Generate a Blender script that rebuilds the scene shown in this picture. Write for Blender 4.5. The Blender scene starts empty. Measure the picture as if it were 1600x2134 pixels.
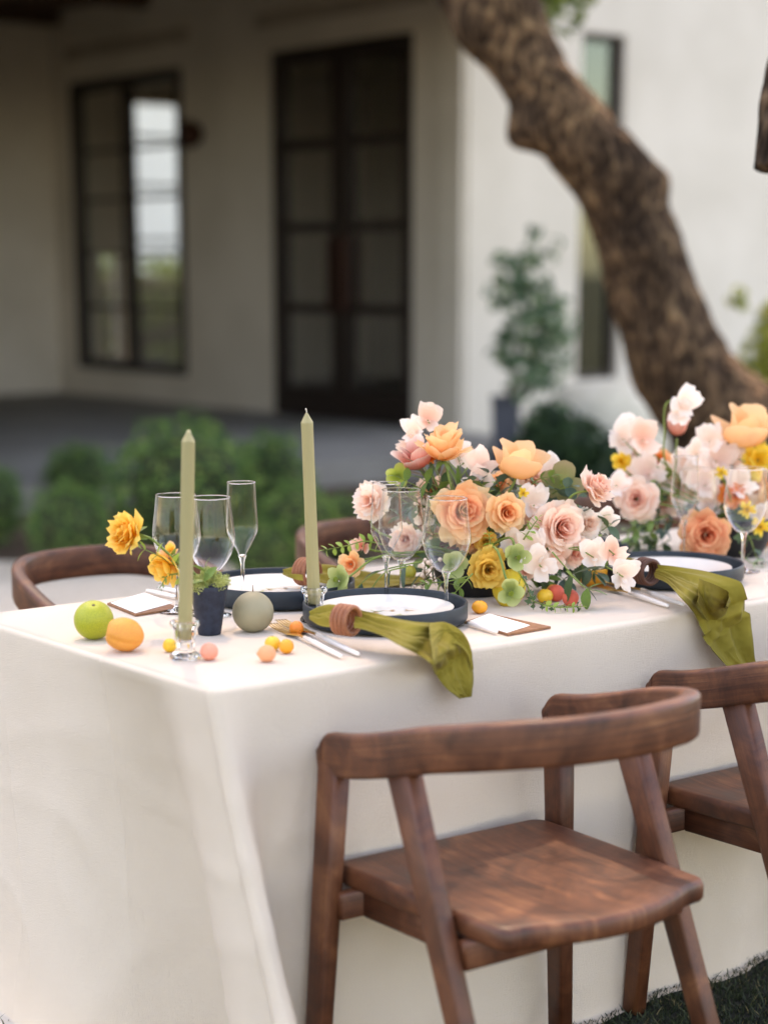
import bpy, bmesh, math, random
from mathutils import Vector, Matrix, Quaternion, noise
R = math.radians
rnd = random.Random(7)
scene = bpy.context.scene
COL = scene.collection

# ------------------------------------------------------------------ camera, light, exposure
# world axes: X runs along the long side of the table, Y across it, origin below the near left table corner
HEAD = R(38.97); PITCH = R(11.645); CAM = Vector((-1.587, -2.381, 1.40))
FPX, PXC, PYC = 3940.0, 800.0, 1372.0          # focal length and optical centre in pixels of the 1600 x 2134 photograph
cam_data = bpy.data.cameras.new('camera'); cam = bpy.data.objects.new('camera', cam_data); COL.objects.link(cam)
cam.location = CAM; cam.rotation_euler = (R(90) - PITCH, 0, -HEAD)
cam_data.sensor_fit = 'VERTICAL'; cam_data.sensor_height = 36.0; cam_data.sensor_width = 27.0
cam_data.lens = FPX / 2134 * 36.0
cam_data.shift_y = (PYC - 1067) / 2134
cam_data.clip_end = 1000; cam_data.clip_start = 0.05
cam_data.dof.use_dof = True; cam_data.dof.focus_distance = 3.52; cam_data.dof.aperture_fstop = 1.7
cam_data.dof.aperture_blades = 0
scene.camera = cam

SUN = Vector((0.32, 0.50, 1.0)).normalized()
world = bpy.data.worlds.new('World'); scene.world = world; world.use_nodes = True
wn = world.node_tree; bg = wn.nodes['Background']
sky = wn.nodes.new('ShaderNodeTexSky'); sky.sky_type = 'NISHITA'; sky.sun_disc = False
sky.sun_elevation = math.asin(SUN.z); sky.sun_rotation = math.atan2(SUN.x, SUN.y)
sky.air_density = 1.0; sky.dust_density = 1.2; sky.ozone_density = 1.0
wn.links.new(sky.outputs['Color'], bg.inputs['Color']); bg.inputs['Strength'].default_value = 0.15
sun_data = bpy.data.lights.new('sun', 'SUN'); sun = bpy.data.objects.new('sun', sun_data); COL.objects.link(sun)
sun_data.energy = 1.5; sun_data.angle = R(2.0); sun_data.color = (1.0, 0.93, 0.82)
sun.rotation_euler = SUN.to_track_quat('Z', 'Y').to_euler()

vs = scene.view_settings
scene.display_settings.display_device = 'sRGB'
vs.view_transform = 'Standard'; vs.look = 'None'; vs.gamma = 1.0; vs.use_curve_mapping = False
vs.exposure = 2.5
try:
    vs.use_white_balance = True; vs.white_balance_temperature = 9300; vs.white_balance_tint = 20
except Exception: pass
scene.cycles.use_denoising = True
try: scene.cycles.denoiser = 'OPENIMAGEDENOISE'
except Exception: pass
scene.cycles.max_bounces = 10; scene.cycles.transparent_max_bounces = 24; scene.cycles.transmission_bounces = 10
scene.cycles.diffuse_bounces = 4; scene.cycles.glossy_bounces = 5
scene.cycles.caustics_reflective = False; scene.cycles.caustics_refractive = True
scene.cycles.sample_clamp_indirect = 4.0; scene.cycles.blur_glossy = 0.5

# ------------------------------------------------------------------ helpers
RV = Vector((math.cos(HEAD), -math.sin(HEAD), 0)); FV = Vector((math.sin(HEAD), math.cos(HEAD), 0)); UP = Vector((0, 0, 1))
def ray(x, y):
    a = (x - PXC) / FPX; b = -(y - PYC) / FPX
    return RV * a + FV * (math.cos(PITCH) + b * math.sin(PITCH)) + UP * (-math.sin(PITCH) + b * math.cos(PITCH))
def PD(x, y, D):                      # measured point of the photograph at a known distance
    r = ray(x, y); return CAM + r * (D / r.dot(FV))
def PZ(x, y, z):                      # ... on a level plane
    r = ray(x, y); return CAM + r * ((z - CAM.z) / r.z)
def PY(x, y, Y):                      # ... on the plane of the table's long side
    r = ray(x, y); return CAM + r * ((Y - CAM.y) / r.y)
def mpp(D): return D / FPX            # metres per photograph pixel at a distance
def face(r, u, t): return (RV * r + UP * u - FV * t).normalized()

def lin(c):
    return tuple(((v / 255) / 12.92 if v <= 10 else (((v / 255) + .055) / 1.055) ** 2.4) for v in c)

def mesh(name, verts, faces, mats, smooth=True, uvs=None, fm=None):
    me = bpy.data.meshes.new(name); me.from_pydata([tuple(v) for v in verts], [], faces)
    for m in (mats if isinstance(mats, (list, tuple)) else [mats]): me.materials.append(m)
    if smooth: me.polygons.foreach_set('use_smooth', [True] * len(me.polygons))
    if fm: me.polygons.foreach_set('material_index', fm)
    if uvs:
        l = me.uv_layers.new(name='UVMap'); flat = []
        for p in me.polygons:
            for vi in p.vertices: flat += uvs[vi]
        l.data.foreach_set('uv', flat)
    me.update(); return me
def link(name, me, parent=None, loc=None, rot=None, scale=None):
    o = bpy.data.objects.new(name, me); COL.objects.link(o)
    if parent: o.parent = parent
    if loc is not None: o.location = loc
    if rot is not None:
        if isinstance(rot, Quaternion): o.rotation_mode = 'QUATERNION'; o.rotation_quaternion = rot
        else: o.rotation_euler = rot
    if scale is not None: o.scale = (scale,) * 3 if isinstance(scale, (int, float)) else scale
    return o
def tag(o, label=None, cat=None, group=None, kind=None):
    if label: o['label'] = label
    if cat: o['category'] = cat
    if group: o['group'] = group
    if kind: o['kind'] = kind
    return o
def thing(name, label, cat, loc=(0, 0, 0), rot=None, group=None, scale=None):
    return tag(link(name, None, None, loc, rot, scale), label, cat, group)
class MB:                             # collects geometry for one mesh
    def __init__(s): s.v = []; s.f = []; s.uv = []
    def add(s, v, f, uv=None):
        n = len(s.v); s.v += [Vector(p) for p in v]; s.f += [tuple(i + n for i in q) for q in f]
        s.uv += list(uv) if uv else [(p[0], p[1]) for p in v]; return s
    def box(s, a, b):
        x0, y0, z0 = a; x1, y1, z1 = b
        v = [(x0,y0,z0),(x1,y0,z0),(x1,y1,z0),(x0,y1,z0),(x0,y0,z1),(x1,y0,z1),(x1,y1,z1),(x0,y1,z1)]
        return s.add(v, [(0,3,2,1),(4,5,6,7),(0,1,5,4),(1,2,6,5),(2,3,7,6),(3,0,4,7)])
    def me(s, name, m, smooth=True): return mesh(name, s.v, s.f, m, smooth, s.uv)
    def build(s, name, m, parent=None, loc=None, rot=None, smooth=True): return link(name, s.me(name, m, smooth), parent, loc, rot)
def bevel_box(a, b, w=.004, seg=2):
    bm = bmesh.new(); m = MB().box(a, b)
    vs_ = [bm.verts.new(p) for p in m.v]
    for f in m.f: bm.faces.new([vs_[i] for i in f])
    bmesh.ops.bevel(bm, geom=list(bm.edges), offset=w, segments=seg, affect='EDGES', profile=.5)
    bm.verts.index_update()
    r = MB().add([v.co.copy() for v in bm.verts], [[v.index for v in f.verts] for f in bm.faces]); bm.free(); return r
def lathe(prof, n=32, cap0=False, cap1=False):
    m = MB(); v = []; f = []
    for r, z in prof:
        for k in range(n):
            a = 2 * math.pi * k / n; v.append((r * math.cos(a), r * math.sin(a), z))
    for i in range(len(prof) - 1):
        for k in range(n):
            f.append((i*n+k, i*n+(k+1)%n, (i+1)*n+(k+1)%n, (i+1)*n+k))
    if cap0: f.append(tuple(range(n))[::-1])
    if cap1: f.append(tuple(range((len(prof)-1)*n, len(prof)*n)))
    return m.add(v, f)
def catmull(pts, n):
    P = [Vector(p) for p in pts]; P = [P[0]*2-P[1]] + P + [P[-1]*2-P[-2]]; out = []
    for i in range(1, len(P)-2):
        for k in range(n):
            t = k / n
            out.append(.5*((2*P[i])+(P[i+1]-P[i-1])*t+(2*P[i-1]-5*P[i]+4*P[i+1]-P[i+2])*t*t+(3*P[i]-P[i-1]-3*P[i+1]+P[i+2])*t**3))
    out.append(P[-2]); return out
def sweep(path, prof, ups=None, scales=None, caps=True):
    # prof: closed list of (side, up); ups: up vector per point
    m = MB(); n = len(prof); v = []; uv = []; f = []; L = 0; plen = [0]
    for i in range(n): plen.append(plen[-1] + math.dist(prof[i], prof[(i+1) % n]))
    for i, p in enumerate(path):
        p = Vector(p); a = Vector(path[max(i-1, 0)]); b = Vector(path[min(i+1, len(path)-1)])
        t = (b - a).normalized(); up = Vector(ups[i]) if isinstance(ups, list) else Vector(ups or (0, 0, 1))
        side = t.cross(up)
        if side.length < 1e-5: side = t.cross(Vector((1, 0.1, 0)))
        side.normalize(); u2 = side.cross(t).normalized(); s = scales[i] if scales else 1
        if i: L += (p - Vector(path[i-1])).length
        for k, (x, y) in enumerate(prof):
            v.append(p + side * (x * s) + u2 * (y * s)); uv.append((L, plen[k]))
    for i in range(len(path)-1):
        for k in range(n): f.append((i*n+k, i*n+(k+1)%n, (i+1)*n+(k+1)%n, (i+1)*n+k))
    if caps: f.append(tuple(range(n))[::-1]); f.append(tuple(range((len(path)-1)*n, len(path)*n)))
    return m.add(v, f, uv)
def circ(r, n=8): return [(r*math.cos(2*math.pi*k/n), r*math.sin(2*math.pi*k/n)) for k in range(n)]
def tube(path, r0, r1=None, n=7, caps=True):
    r1 = r0 if r1 is None else r1; k = max(len(path)-1, 1)
    up = (0.13, 0.27, 1) if abs((Vector(path[-1])-Vector(path[0])).normalized().z) < .9 else (1, .2, 0)
    return sweep(path, circ(1, n), up, [r0 + (r1-r0)*i/k for i in range(len(path))], caps)
def rrect(w, h, b=.005, seg=3):
    out = []
    for cx, cy, a0 in ((w/2-b, h/2-b, 0), (-w/2+b, h/2-b, 90), (-w/2+b, -h/2+b, 180), (w/2-b, -h/2+b, 270)):
        for k in range(seg+1):
            a = R(a0 + 90*k/seg); out.append((cx+b*math.cos(a), cy+b*math.sin(a)))
    return out
def ball(n=2, rx=1, ry=None, rz=None, fn=None):
    bm = bmesh.new(); bmesh.ops.create_icosphere(bm, subdivisions=n, radius=1); vv = []
    ry = rx if ry is None else ry; rz = rx if rz is None else rz
    for v in bm.verts:
        c = v.co.copy()
        if fn: c = fn(c)
        vv.append(Vector((c.x*rx, c.y*ry, c.z*rz)))
    bm.verts.index_update(); m = MB().add(vv, [[v.index for v in f.verts] for f in bm.faces]); bm.free(); return m
def smooth01(x): x = max(0, min(1, x)); return x*x*(3-2*x)
def n3(x, y, z=0): return noise.noise(Vector((x, y, z)))

# ------------------------------------------------------------------ materials
class NT:
    def __init__(s, name):
        s.m = bpy.data.materials.new(name); s.m.use_nodes = True; s.t = s.m.node_tree
        s.b = s.t.nodes['Principled BSDF']; s.out = s.t.nodes['Material Output']
    def n(s, typ, **kw):
        d = s.t.nodes.new('ShaderNode' + typ)
        for k, v in kw.items():
            if k.startswith('i_'):
                key = k[2:]; key = int(key) if key.isdigit() else key.replace('_', ' ')
                d.inputs[key].default_value = v
            else: setattr(d, k, v)
        return d
    def l(s, a, b): s.t.links.new(a, b)
    def ramp(s, fac, stops):
        r = s.n('ValToRGB'); e = r.color_ramp.elements
        while len(e) < len(stops): e.new(.5)
        for i, (p, c) in enumerate(stops): e[i].position = p; e[i].color = (*c[:3], 1)
        s.l(fac, r.inputs['Fac']); return r.outputs['Color']
    def coords(s, which='Object', scale=(1, 1, 1)):
        tc = s.n('TexCoord'); mp = s.n('Mapping'); mp.inputs['Scale'].default_value = scale
        s.l(tc.outputs[which], mp.inputs['Vector']); return mp.outputs['Vector']
    def noise(s, vec, scale, detail=4, rough=.55, dist=0):
        d = s.n('TexNoise'); d.inputs['Scale'].default_value = scale; d.inputs['Detail'].default_value = detail
        d.inputs['Roughness'].default_value = rough; d.inputs['Distortion'].default_value = dist
        if vec is not None: s.l(vec, d.inputs['Vector'])
        return d.outputs['Fac']
    def bump(s, h, strength=.3, dist=.01):
        b = s.n('Bump'); b.inputs['Strength'].default_value = strength; b.inputs['Distance'].default_value = dist
        s.l(h, b.inputs['Height']); s.l(b.outputs['Normal'], s.b.inputs['Normal']); return b.outputs['Normal']
    def set(s, **kw):
        for k, v in kw.items(): s.b.inputs[k.replace('_', ' ')].default_value = (*v, 1) if isinstance(v, tuple) and len(v) == 3 and 'Radius' not in k else v
        return s
def mixed(name, c1, c2, scale, rough=.6, detail=5, bump=0, bdist=.01, spec=.4, c3=None, which='Object', stretch=(1,1,1), bscale=None, lo=.35, hi=.65):
    t = NT(name); v = t.coords(which, stretch); f = t.noise(v, scale, detail)
    st = [(lo, c1), (hi, c2)] if c3 is None else [(lo, c1), ((lo+hi)/2, c2), (hi, c3)]
    t.l(t.ramp(f, st), t.b.inputs['Base Color']); t.set(Roughness=rough); t.b.inputs['Specular IOR Level'].default_value = spec
    if bump: t.bump(t.noise(v, bscale or scale*4, 6), bump, bdist)
    return t.m
def islandmat(name, stops, rough=.55, transl=.25, spec=.3):
    t = NT(name); g = t.n('NewGeometry'); col = t.ramp(g.outputs['Random Per Island'], stops)
    t.l(col, t.b.inputs['Base Color']); t.set(Roughness=rough); t.b.inputs['Specular IOR Level'].default_value = spec
    if transl:
        tr = t.n('BsdfTranslucent'); mx = t.n('MixShader'); mx.inputs[0].default_value = transl
        t.l(col, tr.inputs['Color']); t.l(t.b.outputs[0], mx.inputs[1]); t.l(tr.outputs[0], mx.inputs[2]); t.l(mx.outputs[0], t.out.inputs['Surface'])
    return t.m
def petalmat(name, base, mid, tip, transl=.3, vein=.12):
    transl += .16
    t = NT(name); tc = t.n('TexCoord'); sx = t.n('SeparateXYZ'); t.l(tc.outputs['UV'], sx.inputs[0])
    v = t.coords('UV', (26, 1.6, 1)); f = t.noise(v, 1.0, 3)
    oi = t.n('ObjectInfo')
    ad = t.n('Math', operation='MULTIPLY_ADD'); t.l(f, ad.inputs[0]); ad.inputs[1].default_value = .30; t.l(sx.outputs['Y'], ad.inputs[2])
    sb = t.n('Math', operation='SUBTRACT'); t.l(ad.outputs[0], sb.inputs[0]); sb.inputs[1].default_value = .15
    col = t.ramp(sb.outputs[0], [(.02, base), (.5, mid), (.97, tip)])
    hs = t.n('HueSaturation'); t.l(col, hs.inputs['Color'])
    mr = t.n('MapRange'); t.l(oi.outputs['Random'], mr.inputs[0]); mr.inputs[3].default_value = .96; mr.inputs[4].default_value = 1.12
    t.l(mr.outputs[0], hs.inputs['Value'])
    t.l(hs.outputs[0], t.b.inputs['Base Color']); t.set(Roughness=.55); t.b.inputs['Specular IOR Level'].default_value = .25
    nrm = t.bump(f, vein, .001)
    tr = t.n('BsdfTranslucent'); mx = t.n('MixShader'); mx.inputs[0].default_value = transl
    t.l(hs.outputs[0], tr.inputs['Color']); t.l(t.b.outputs[0], mx.inputs[1]); t.l(tr.outputs[0], mx.inputs[2]); t.l(mx.outputs[0], t.out.inputs['Surface'])
    return t.m
def thin_glass(name, tint=(1, 1, 1), rough=0.0, boost=1.0, ior=1.5, gtint=(1, 1, 1)):
    t = NT(name); lw = t.n('LayerWeight'); lw.inputs['Blend'].default_value = .5
    pw = t.n('Math', operation='POWER'); t.l(lw.outputs['Facing'], pw.inputs[0]); pw.inputs[1].default_value = 3.2
    f0 = ((ior-1)/(ior+1))**2
    ma = t.n('Math', operation='MULTIPLY_ADD'); t.l(pw.outputs[0], ma.inputs[0]); ma.inputs[1].default_value = 1-f0; ma.inputs[2].default_value = f0
    ml = t.n('Math', operation='MULTIPLY'); ml.use_clamp = True; t.l(ma.outputs[0], ml.inputs[0]); ml.inputs[1].default_value = boost
    tr = t.n('BsdfTransparent'); tr.inputs['Color'].default_value = (*tint, 1)
    gl = t.n('BsdfGlossy'); gl.inputs['Roughness'].default_value = rough; gl.inputs['Color'].default_value = (*gtint, 1)
    mx = t.n('MixShader'); t.l(ml.outputs[0], mx.inputs[0]); t.l(tr.outputs[0], mx.inputs[1]); t.l(gl.outputs[0], mx.inputs[2])
    t.l(mx.outputs[0], t.out.inputs['Surface']); return t.m

M = {}
def wood_mat(name, cs, rough=.42):
    t = NT(name); v = t.coords('UV', (3.0, 42, 1)); oi = t.n('ObjectInfo')
    off = t.n('VectorMath', operation='ADD'); t.l(v, off.inputs[0])
    ml = t.n('Math', operation='MULTIPLY'); t.l(oi.outputs['Random'], ml.inputs[0]); ml.inputs[1].default_value = 37
    t.l(ml.outputs[0], off.inputs[1]); v = off.outputs[0]
    f = t.noise(v, 1.6, 6, .6, .8); v2 = t.coords('Object'); g = t.noise(v2, 9, 7, .66, 1.2)
    mx = t.n('Mix', data_type='FLOAT'); mx.inputs[0].default_value = .6; t.l(f, mx.inputs[2]); t.l(g, mx.inputs[3])
    col = t.ramp(mx.outputs[0], [(.32, cs[0]), (.45, cs[1]), (.56, cs[2]), (.70, cs[3])])
    t.l(col, t.b.inputs['Base Color'])
    rr = t.n('MapRange'); t.l(g, rr.inputs[0]); rr.inputs[3].default_value = rough-.1; rr.inputs[4].default_value = rough+.2
    t.l(rr.outputs[0], t.b.inputs['Roughness']); t.b.inputs['Specular IOR Level'].default_value = .45
    t.bump(f, .25, .002); return t.m
M['chair_wood'] = wood_mat('chair_wood', [lin((46, 24, 15)), lin((80, 43, 27)), lin((108, 62, 39)), lin((146, 96, 62))])
M['ring_wood'] = wood_mat('ring_wood', [lin((112, 62, 40)), lin((150, 90, 60)), lin((174, 110, 76)), lin((190, 128, 94))], .5)
M['dark_ring_wood'] = wood_mat('dark_ring_wood', [lin((50, 26, 17)), lin((84, 46, 30)), lin((104, 60, 40)), lin((124, 76, 52))], .5)
M['beam_wood'] = wood_mat('beam_wood', [lin((54, 36, 26)), lin((78, 54, 40)), lin((92, 66, 50)), lin((108, 80, 62))], .6)
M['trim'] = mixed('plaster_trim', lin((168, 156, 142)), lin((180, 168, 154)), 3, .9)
M['white_paint'] = mixed('white_paint', lin((236, 234, 228)), lin((240, 238, 232)), 2, .9)
def cloth_mat():
    t = NT('table_linen'); v = t.coords('Object'); f = t.noise(v, 2.2, 3)
    col = t.ramp(f, [(.3, lin((222, 205, 187))), (.7, lin((229, 213, 196)))]); t.l(col, t.b.inputs['Base Color'])
    t.set(Roughness=.85); t.b.inputs['Specular IOR Level'].default_value = .15
    a = t.noise(t.coords('UV', (900, 60, 1)), 1, 2); b = t.noise(t.coords('UV', (60, 900, 1)), 1, 2)
    ad = t.n('Math', operation='ADD'); t.l(a, ad.inputs[0]); t.l(b, ad.inputs[1])
    t.bump(ad.outputs[0], .6, .0022)
    tr = t.n('BsdfTranslucent'); mx = t.n('MixShader'); mx.inputs[0].default_value = .06
    t.l(col, tr.inputs['Color']); t.l(t.b.outputs[0], mx.inputs[1]); t.l(tr.outputs[0], mx.inputs[2]); t.l(mx.outputs[0], t.out.inputs['Surface'])
    return t.m
M['linen'] = cloth_mat()
def napkin_mat():
    t = NT('olive_napkin'); v = t.coords('Object'); f = t.noise(v, 14, 4)
    col = t.ramp(f, [(.3, lin((128, 112, 36))), (.7, lin((150, 133, 52)))]); t.l(col, t.b.inputs['Base Color'])
    t.set(Roughness=.8); t.b.inputs['Specular IOR Level'].default_value = .2
    t.b.inputs['Sheen Weight'].default_value = .05
    t.bump(t.noise(t.coords('UV', (500, 500, 1)), 1, 2), .2, .001)
    tr = t.n('BsdfTranslucent'); mx = t.n('MixShader'); mx.inputs[0].default_value = .15
    t.l(col, tr.inputs['Color']); t.l(t.b.outputs[0], mx.inputs[1]); t.l(tr.outputs[0], mx.inputs[2]); t.l(mx.outputs[0], t.out.inputs['Surface'])
    return t.m
M['napkin'] = napkin_mat()
M['napkin_hem'] = mixed('napkin_hem', lin((120, 108, 40)), lin((142, 130, 60)), 60, .8)
M['navy'] = mixed('navy_stoneware', lin((26, 36, 43)), lin((34, 45, 54)), 30, .48, spec=.4, bump=.05, bdist=.001)
M['navy_pot'] = mixed('navy_pot', lin((30, 36, 50)), lin((42, 50, 66)), 90, .6, spec=.35, bump=.15, bdist=.001)
M['black_bowl'] = mixed('black_bowl', lin((20, 20, 22)), lin((32, 31, 32)), 20, .5)
M['china'] = mixed('white_china', lin((214, 209, 200)), lin((220, 215, 206)), 8, .25, spec=.5)
M['wax'] = NT('olive_wax').set(Base_Color=lin((158, 146, 102)), Roughness=.5, Subsurface_Weight=.15, Subsurface_Radius=(.01, .009, .006)).m
M['wax_pale'] = mixed('pale_wax', lin((176, 164, 122)), lin((188, 176, 138)), 20, .5)
M['wax_grey'] = mixed('sage_wax', lin((140, 131, 104)), lin((150, 141, 114)), 18, .55, bump=.04, bdist=.001)
M['wick'] = NT('wick').set(Base_Color=lin((214, 206, 190)), Roughness=.9).m
M['wick_dark'] = NT('wick_brown').set(Base_Color=lin((120, 92, 66)), Roughness=.9).m
M['glass_bowl'] = thin_glass('thin_glass', (.998, .998, .998), 0, 1.25, 1.33)
g = NT('solid_glass'); g.set(Base_Color=(1, 1, 1), Roughness=0.0, IOR=1.45, Transmission_Weight=1.0); M['glass'] = g.m
M['gold'] = NT('brushed_gold').set(Base_Color=lin((220, 176, 98)), Metallic=1.0, Roughness=.28).m
M['white_handle'] = NT('white_resin').set(Base_Color=lin((232, 226, 220)), Roughness=.3).m
M['card'] = mixed('card_paper', lin((240, 236, 228)), lin((244, 241, 234)), 40, .8)
M['leather'] = mixed('tan_board', lin((126, 84, 58)), lin((150, 104, 74)), 60, .7)
M['ink'] = NT('grey_print').set(Base_Color=lin((168, 160, 148)), Roughness=.9).m
M['print_tan'] = NT('tan_print').set(Base_Color=lin((190, 150, 112)), Roughness=.6).m
M['print_green'] = NT('green_print').set(Base_Color=lin((156, 160, 112)), Roughness=.6).m
M['stucco'] = mixed('cream_stucco', lin((208, 200, 188)), lin((221, 213, 202)), 1.1, .9, bump=.15, bdist=.01, bscale=60, spec=.2)
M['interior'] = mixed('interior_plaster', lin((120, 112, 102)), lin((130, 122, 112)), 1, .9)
M['frame'] = mixed('bronze_frame', lin((34, 24, 22)), lin((42, 31, 28)), 6, .45)
M['pane'] = thin_glass('window_glass', (.95, .97, .96), 0, 1.2, 1.5)
M['pane_dark'] = thin_glass('door_glass', (.62, .62, .62), 0.02, 1.9, 1.5)
M['pane_refl'] = thin_glass('tall_window_glass', (.20, .28, .25), 0.0, 2.0, 1.6, (.66, .76, .70))  # green of a reflected garden put into the tint and gloss colour
M['concrete'] = mixed('porch_concrete', lin((128, 124, 118)), lin((150, 146, 139)), 1.5, .85, bump=.1, bscale=40)
M['roof'] = mixed('roof_metal', lin((90, 88, 86)), lin((100, 98, 95)), 2, .5)
M['lamp_metal'] = NT('lamp_bronze').set(Base_Color=lin((70, 42, 32)), Metallic=.6, Roughness=.5).m
def bark_mat():
    t = NT('oak_bark'); v = t.coords('Object', (1, 1, .45)); vo = t.n('TexVoronoi'); vo.inputs['Scale'].default_value = 34
    wv = t.n('VectorMath', operation='ADD'); nz = t.n('TexNoise'); nz.inputs['Scale'].default_value = 9; t.l(v, nz.inputs['Vector'])
    sc = t.n('VectorMath', operation='SCALE'); t.l(nz.outputs['Color'], sc.inputs[0]); sc.inputs['Scale'].default_value = .12
    t.l(v, wv.inputs[0]); t.l(sc.outputs[0], wv.inputs[1]); t.l(wv.outputs[0], vo.inputs['Vector'])
    n1 = t.noise(t.coords('Object'), 3.2, 8, .72)
    mx = t.n('Mix', data_type='FLOAT'); mx.inputs[0].default_value = .6; t.l(vo.outputs['Distance'], mx.inputs[2]); t.l(n1, mx.inputs[3])
    col = t.ramp(mx.outputs[0], [(.30, lin((34, 26, 22))), (.44, lin((58, 46, 38))), (.56, lin((92, 74, 60))), (.70, lin((136, 112, 88)))])
    lit_patch = t.ramp(t.noise(t.coords('Object'), 1.9, 3, .5, .8), [(.44, (.78, .76, .75)), (.60, (1.55, 1.46, 1.34))])  # broad sunlit patches painted into the bark colour by noise
    mm = t.n('MixRGB', blend_type='MULTIPLY'); mm.inputs[0].default_value = 1.0; t.l(col, mm.inputs[1]); t.l(lit_patch, mm.inputs[2])
    t.l(mm.outputs[0], t.b.inputs['Base Color']); t.set(Roughness=.92); t.b.inputs['Specular IOR Level'].default_value = .1
    ad = t.n('Math', operation='ADD'); t.l(vo.outputs['Distance'], ad.inputs[0]); t.l(n1, ad.inputs[1]); t.bump(ad.outputs[0], 1.0, .035); return t.m
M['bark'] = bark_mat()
M['oak_leaf'] = islandmat('oak_leaf', [(0, lin((62, 84, 40))), (.5, lin((86, 108, 52))), (1, lin((120, 136, 66)))], transl=.35)
M['box_leaf'] = islandmat('boxwood_leaf', [(0, lin((44, 76, 46))), (.5, lin((72, 110, 60))), (.85, lin((112, 148, 76))), (1, lin((160, 182, 96)))], transl=.2)
M['dark_leaf_far'] = islandmat('shade_plant_leaf', [(0, lin((36, 58, 42))), (1, lin((66, 94, 62)))], transl=.2)
M['topiary_leaf'] = islandmat('topiary_leaf', [(0, lin((66, 96, 74))), (.6, lin((104, 134, 104))), (1, lin((150, 170, 132)))], transl=.25)
M['yellow_shrub'] = islandmat('yellow_shrub_leaf', [(0, lin((110, 126, 52))), (.6, lin((160, 164, 70))), (1, lin((196, 190, 104)))], transl=.35)
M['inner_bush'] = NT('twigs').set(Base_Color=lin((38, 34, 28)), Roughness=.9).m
M['stone'] = mixed('pale_limestone', lin((186, 182, 166)), lin((212, 206, 192)), 3, .9, bump=.4, bdist=.03, bscale=12)
M['grey_pot'] = mixed('blue_grey_planter', lin((72, 76, 88)), lin((84, 88, 100)), 5, .6)
M['soil'] = mixed('soil', lin((52, 40, 32)), lin((74, 58, 46)), 20, .95)
def ground_mat():
    t = NT('garden_ground'); v = t.coords('Object'); f = t.noise(v, .5, 6); g_ = t.noise(v, 30, 4)
    mx = t.n('Mix', data_type='FLOAT'); mx.inputs[0].default_value = .5; t.l(f, mx.inputs[2]); t.l(g_, mx.inputs[3])
    t.l(t.ramp(mx.outputs[0], [(.35, lin((58, 56, 42))), (.5, lin((76, 72, 52))), (.65, lin((98, 90, 68)))]), t.b.inputs['Base Color']); t.set(Roughness=.95); t.bump(g_, .5, .02); return t.m
M['ground'] = ground_mat()
M['turf'] = mixed('turf_base', lin((30, 32, 26)), lin((46, 46, 36)), 60, .95, bump=.5, bdist=.01)
M['mulch'] = mixed('bark_mulch', lin((58, 42, 32)), lin((104, 82, 64)), 26, .95, bump=.8, bdist=.03)
M['gravel'] = mixed('pale_gravel', lin((188, 178, 164)), lin((214, 205, 191)), 40, .95, bump=.5, bdist=.01)
M['grass'] = islandmat('turf_blade', [(0, lin((34, 42, 26))), (.55, lin((52, 62, 40))), (.88, lin((70, 80, 52))), (1, lin((132, 116, 78)))], transl=.2)

def fruitmat(name, c1, c2, scale=5, rough=.42, bump=.25, bscale=220, kind='noise', sss=.08):
    t = NT(name); v = t.coords('Object'); f = t.noise(v, scale, 3); t.l(t.ramp(f, [(.35, c1), (.68, c2)]), t.b.inputs['Base Color'])
    t.set(Roughness=rough); t.b.inputs['Subsurface Weight'].default_value = sss; t.b.inputs['Subsurface Radius'].default_value = (.006, .004, .002)
    if kind == 'vor':
        vo = t.n('TexVoronoi'); vo.inputs['Scale'].default_value = bscale; t.l(v, vo.inputs['Vector']); t.bump(vo.outputs['Distance'], bump, .004)
    else: t.bump(t.noise(v, bscale, 2), bump, .0015)
    return t.m
M['lime'] = fruitmat('lime_peel', lin((150, 158, 40)), lin((178, 176, 44)), 16)
M['apricot'] = fruitmat('apricot_skin', lin((236, 160, 66)), lin((228, 138, 66)), 18, .6, .05)
M['kumquat'] = fruitmat('kumquat_peel', lin((240, 152, 36)), lin((244, 168, 48)), 40)
M['kumquat_yellow'] = fruitmat('yellow_kumquat_peel', lin((238, 178, 44)), lin((226, 190, 60)), 40)
M['kumquat_deep'] = fruitmat('deep_kumquat_peel', lin((238, 124, 40)), lin((240, 140, 46)), 40)
M['kumquat_green'] = fruitmat('green_kumquat_peel', lin((138, 150, 56)), lin((206, 178, 60)), 50)
M['orange'] = fruitmat('orange_peel', lin((240, 158, 44)), lin((244, 170, 56)), 20)
M['lemon'] = fruitmat('lemon_peel', lin((206, 176, 38)), lin((216, 188, 56)), 20)
M['lychee'] = fruitmat('lychee_shell', lin((240, 140, 120)), lin((248, 170, 140)), 40, .6, .35, 330, 'vor', .05)
M['lychee_tan'] = fruitmat('tan_lychee_shell', lin((240, 152, 110)), lin((244, 176, 126)), 40, .6, .35, 330, 'vor', .05)
M['lychee_red'] = fruitmat('red_lychee_shell', lin((222, 82, 66)), lin((234, 116, 84)), 50, .6, .35, 330, 'vor', .05)

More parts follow.
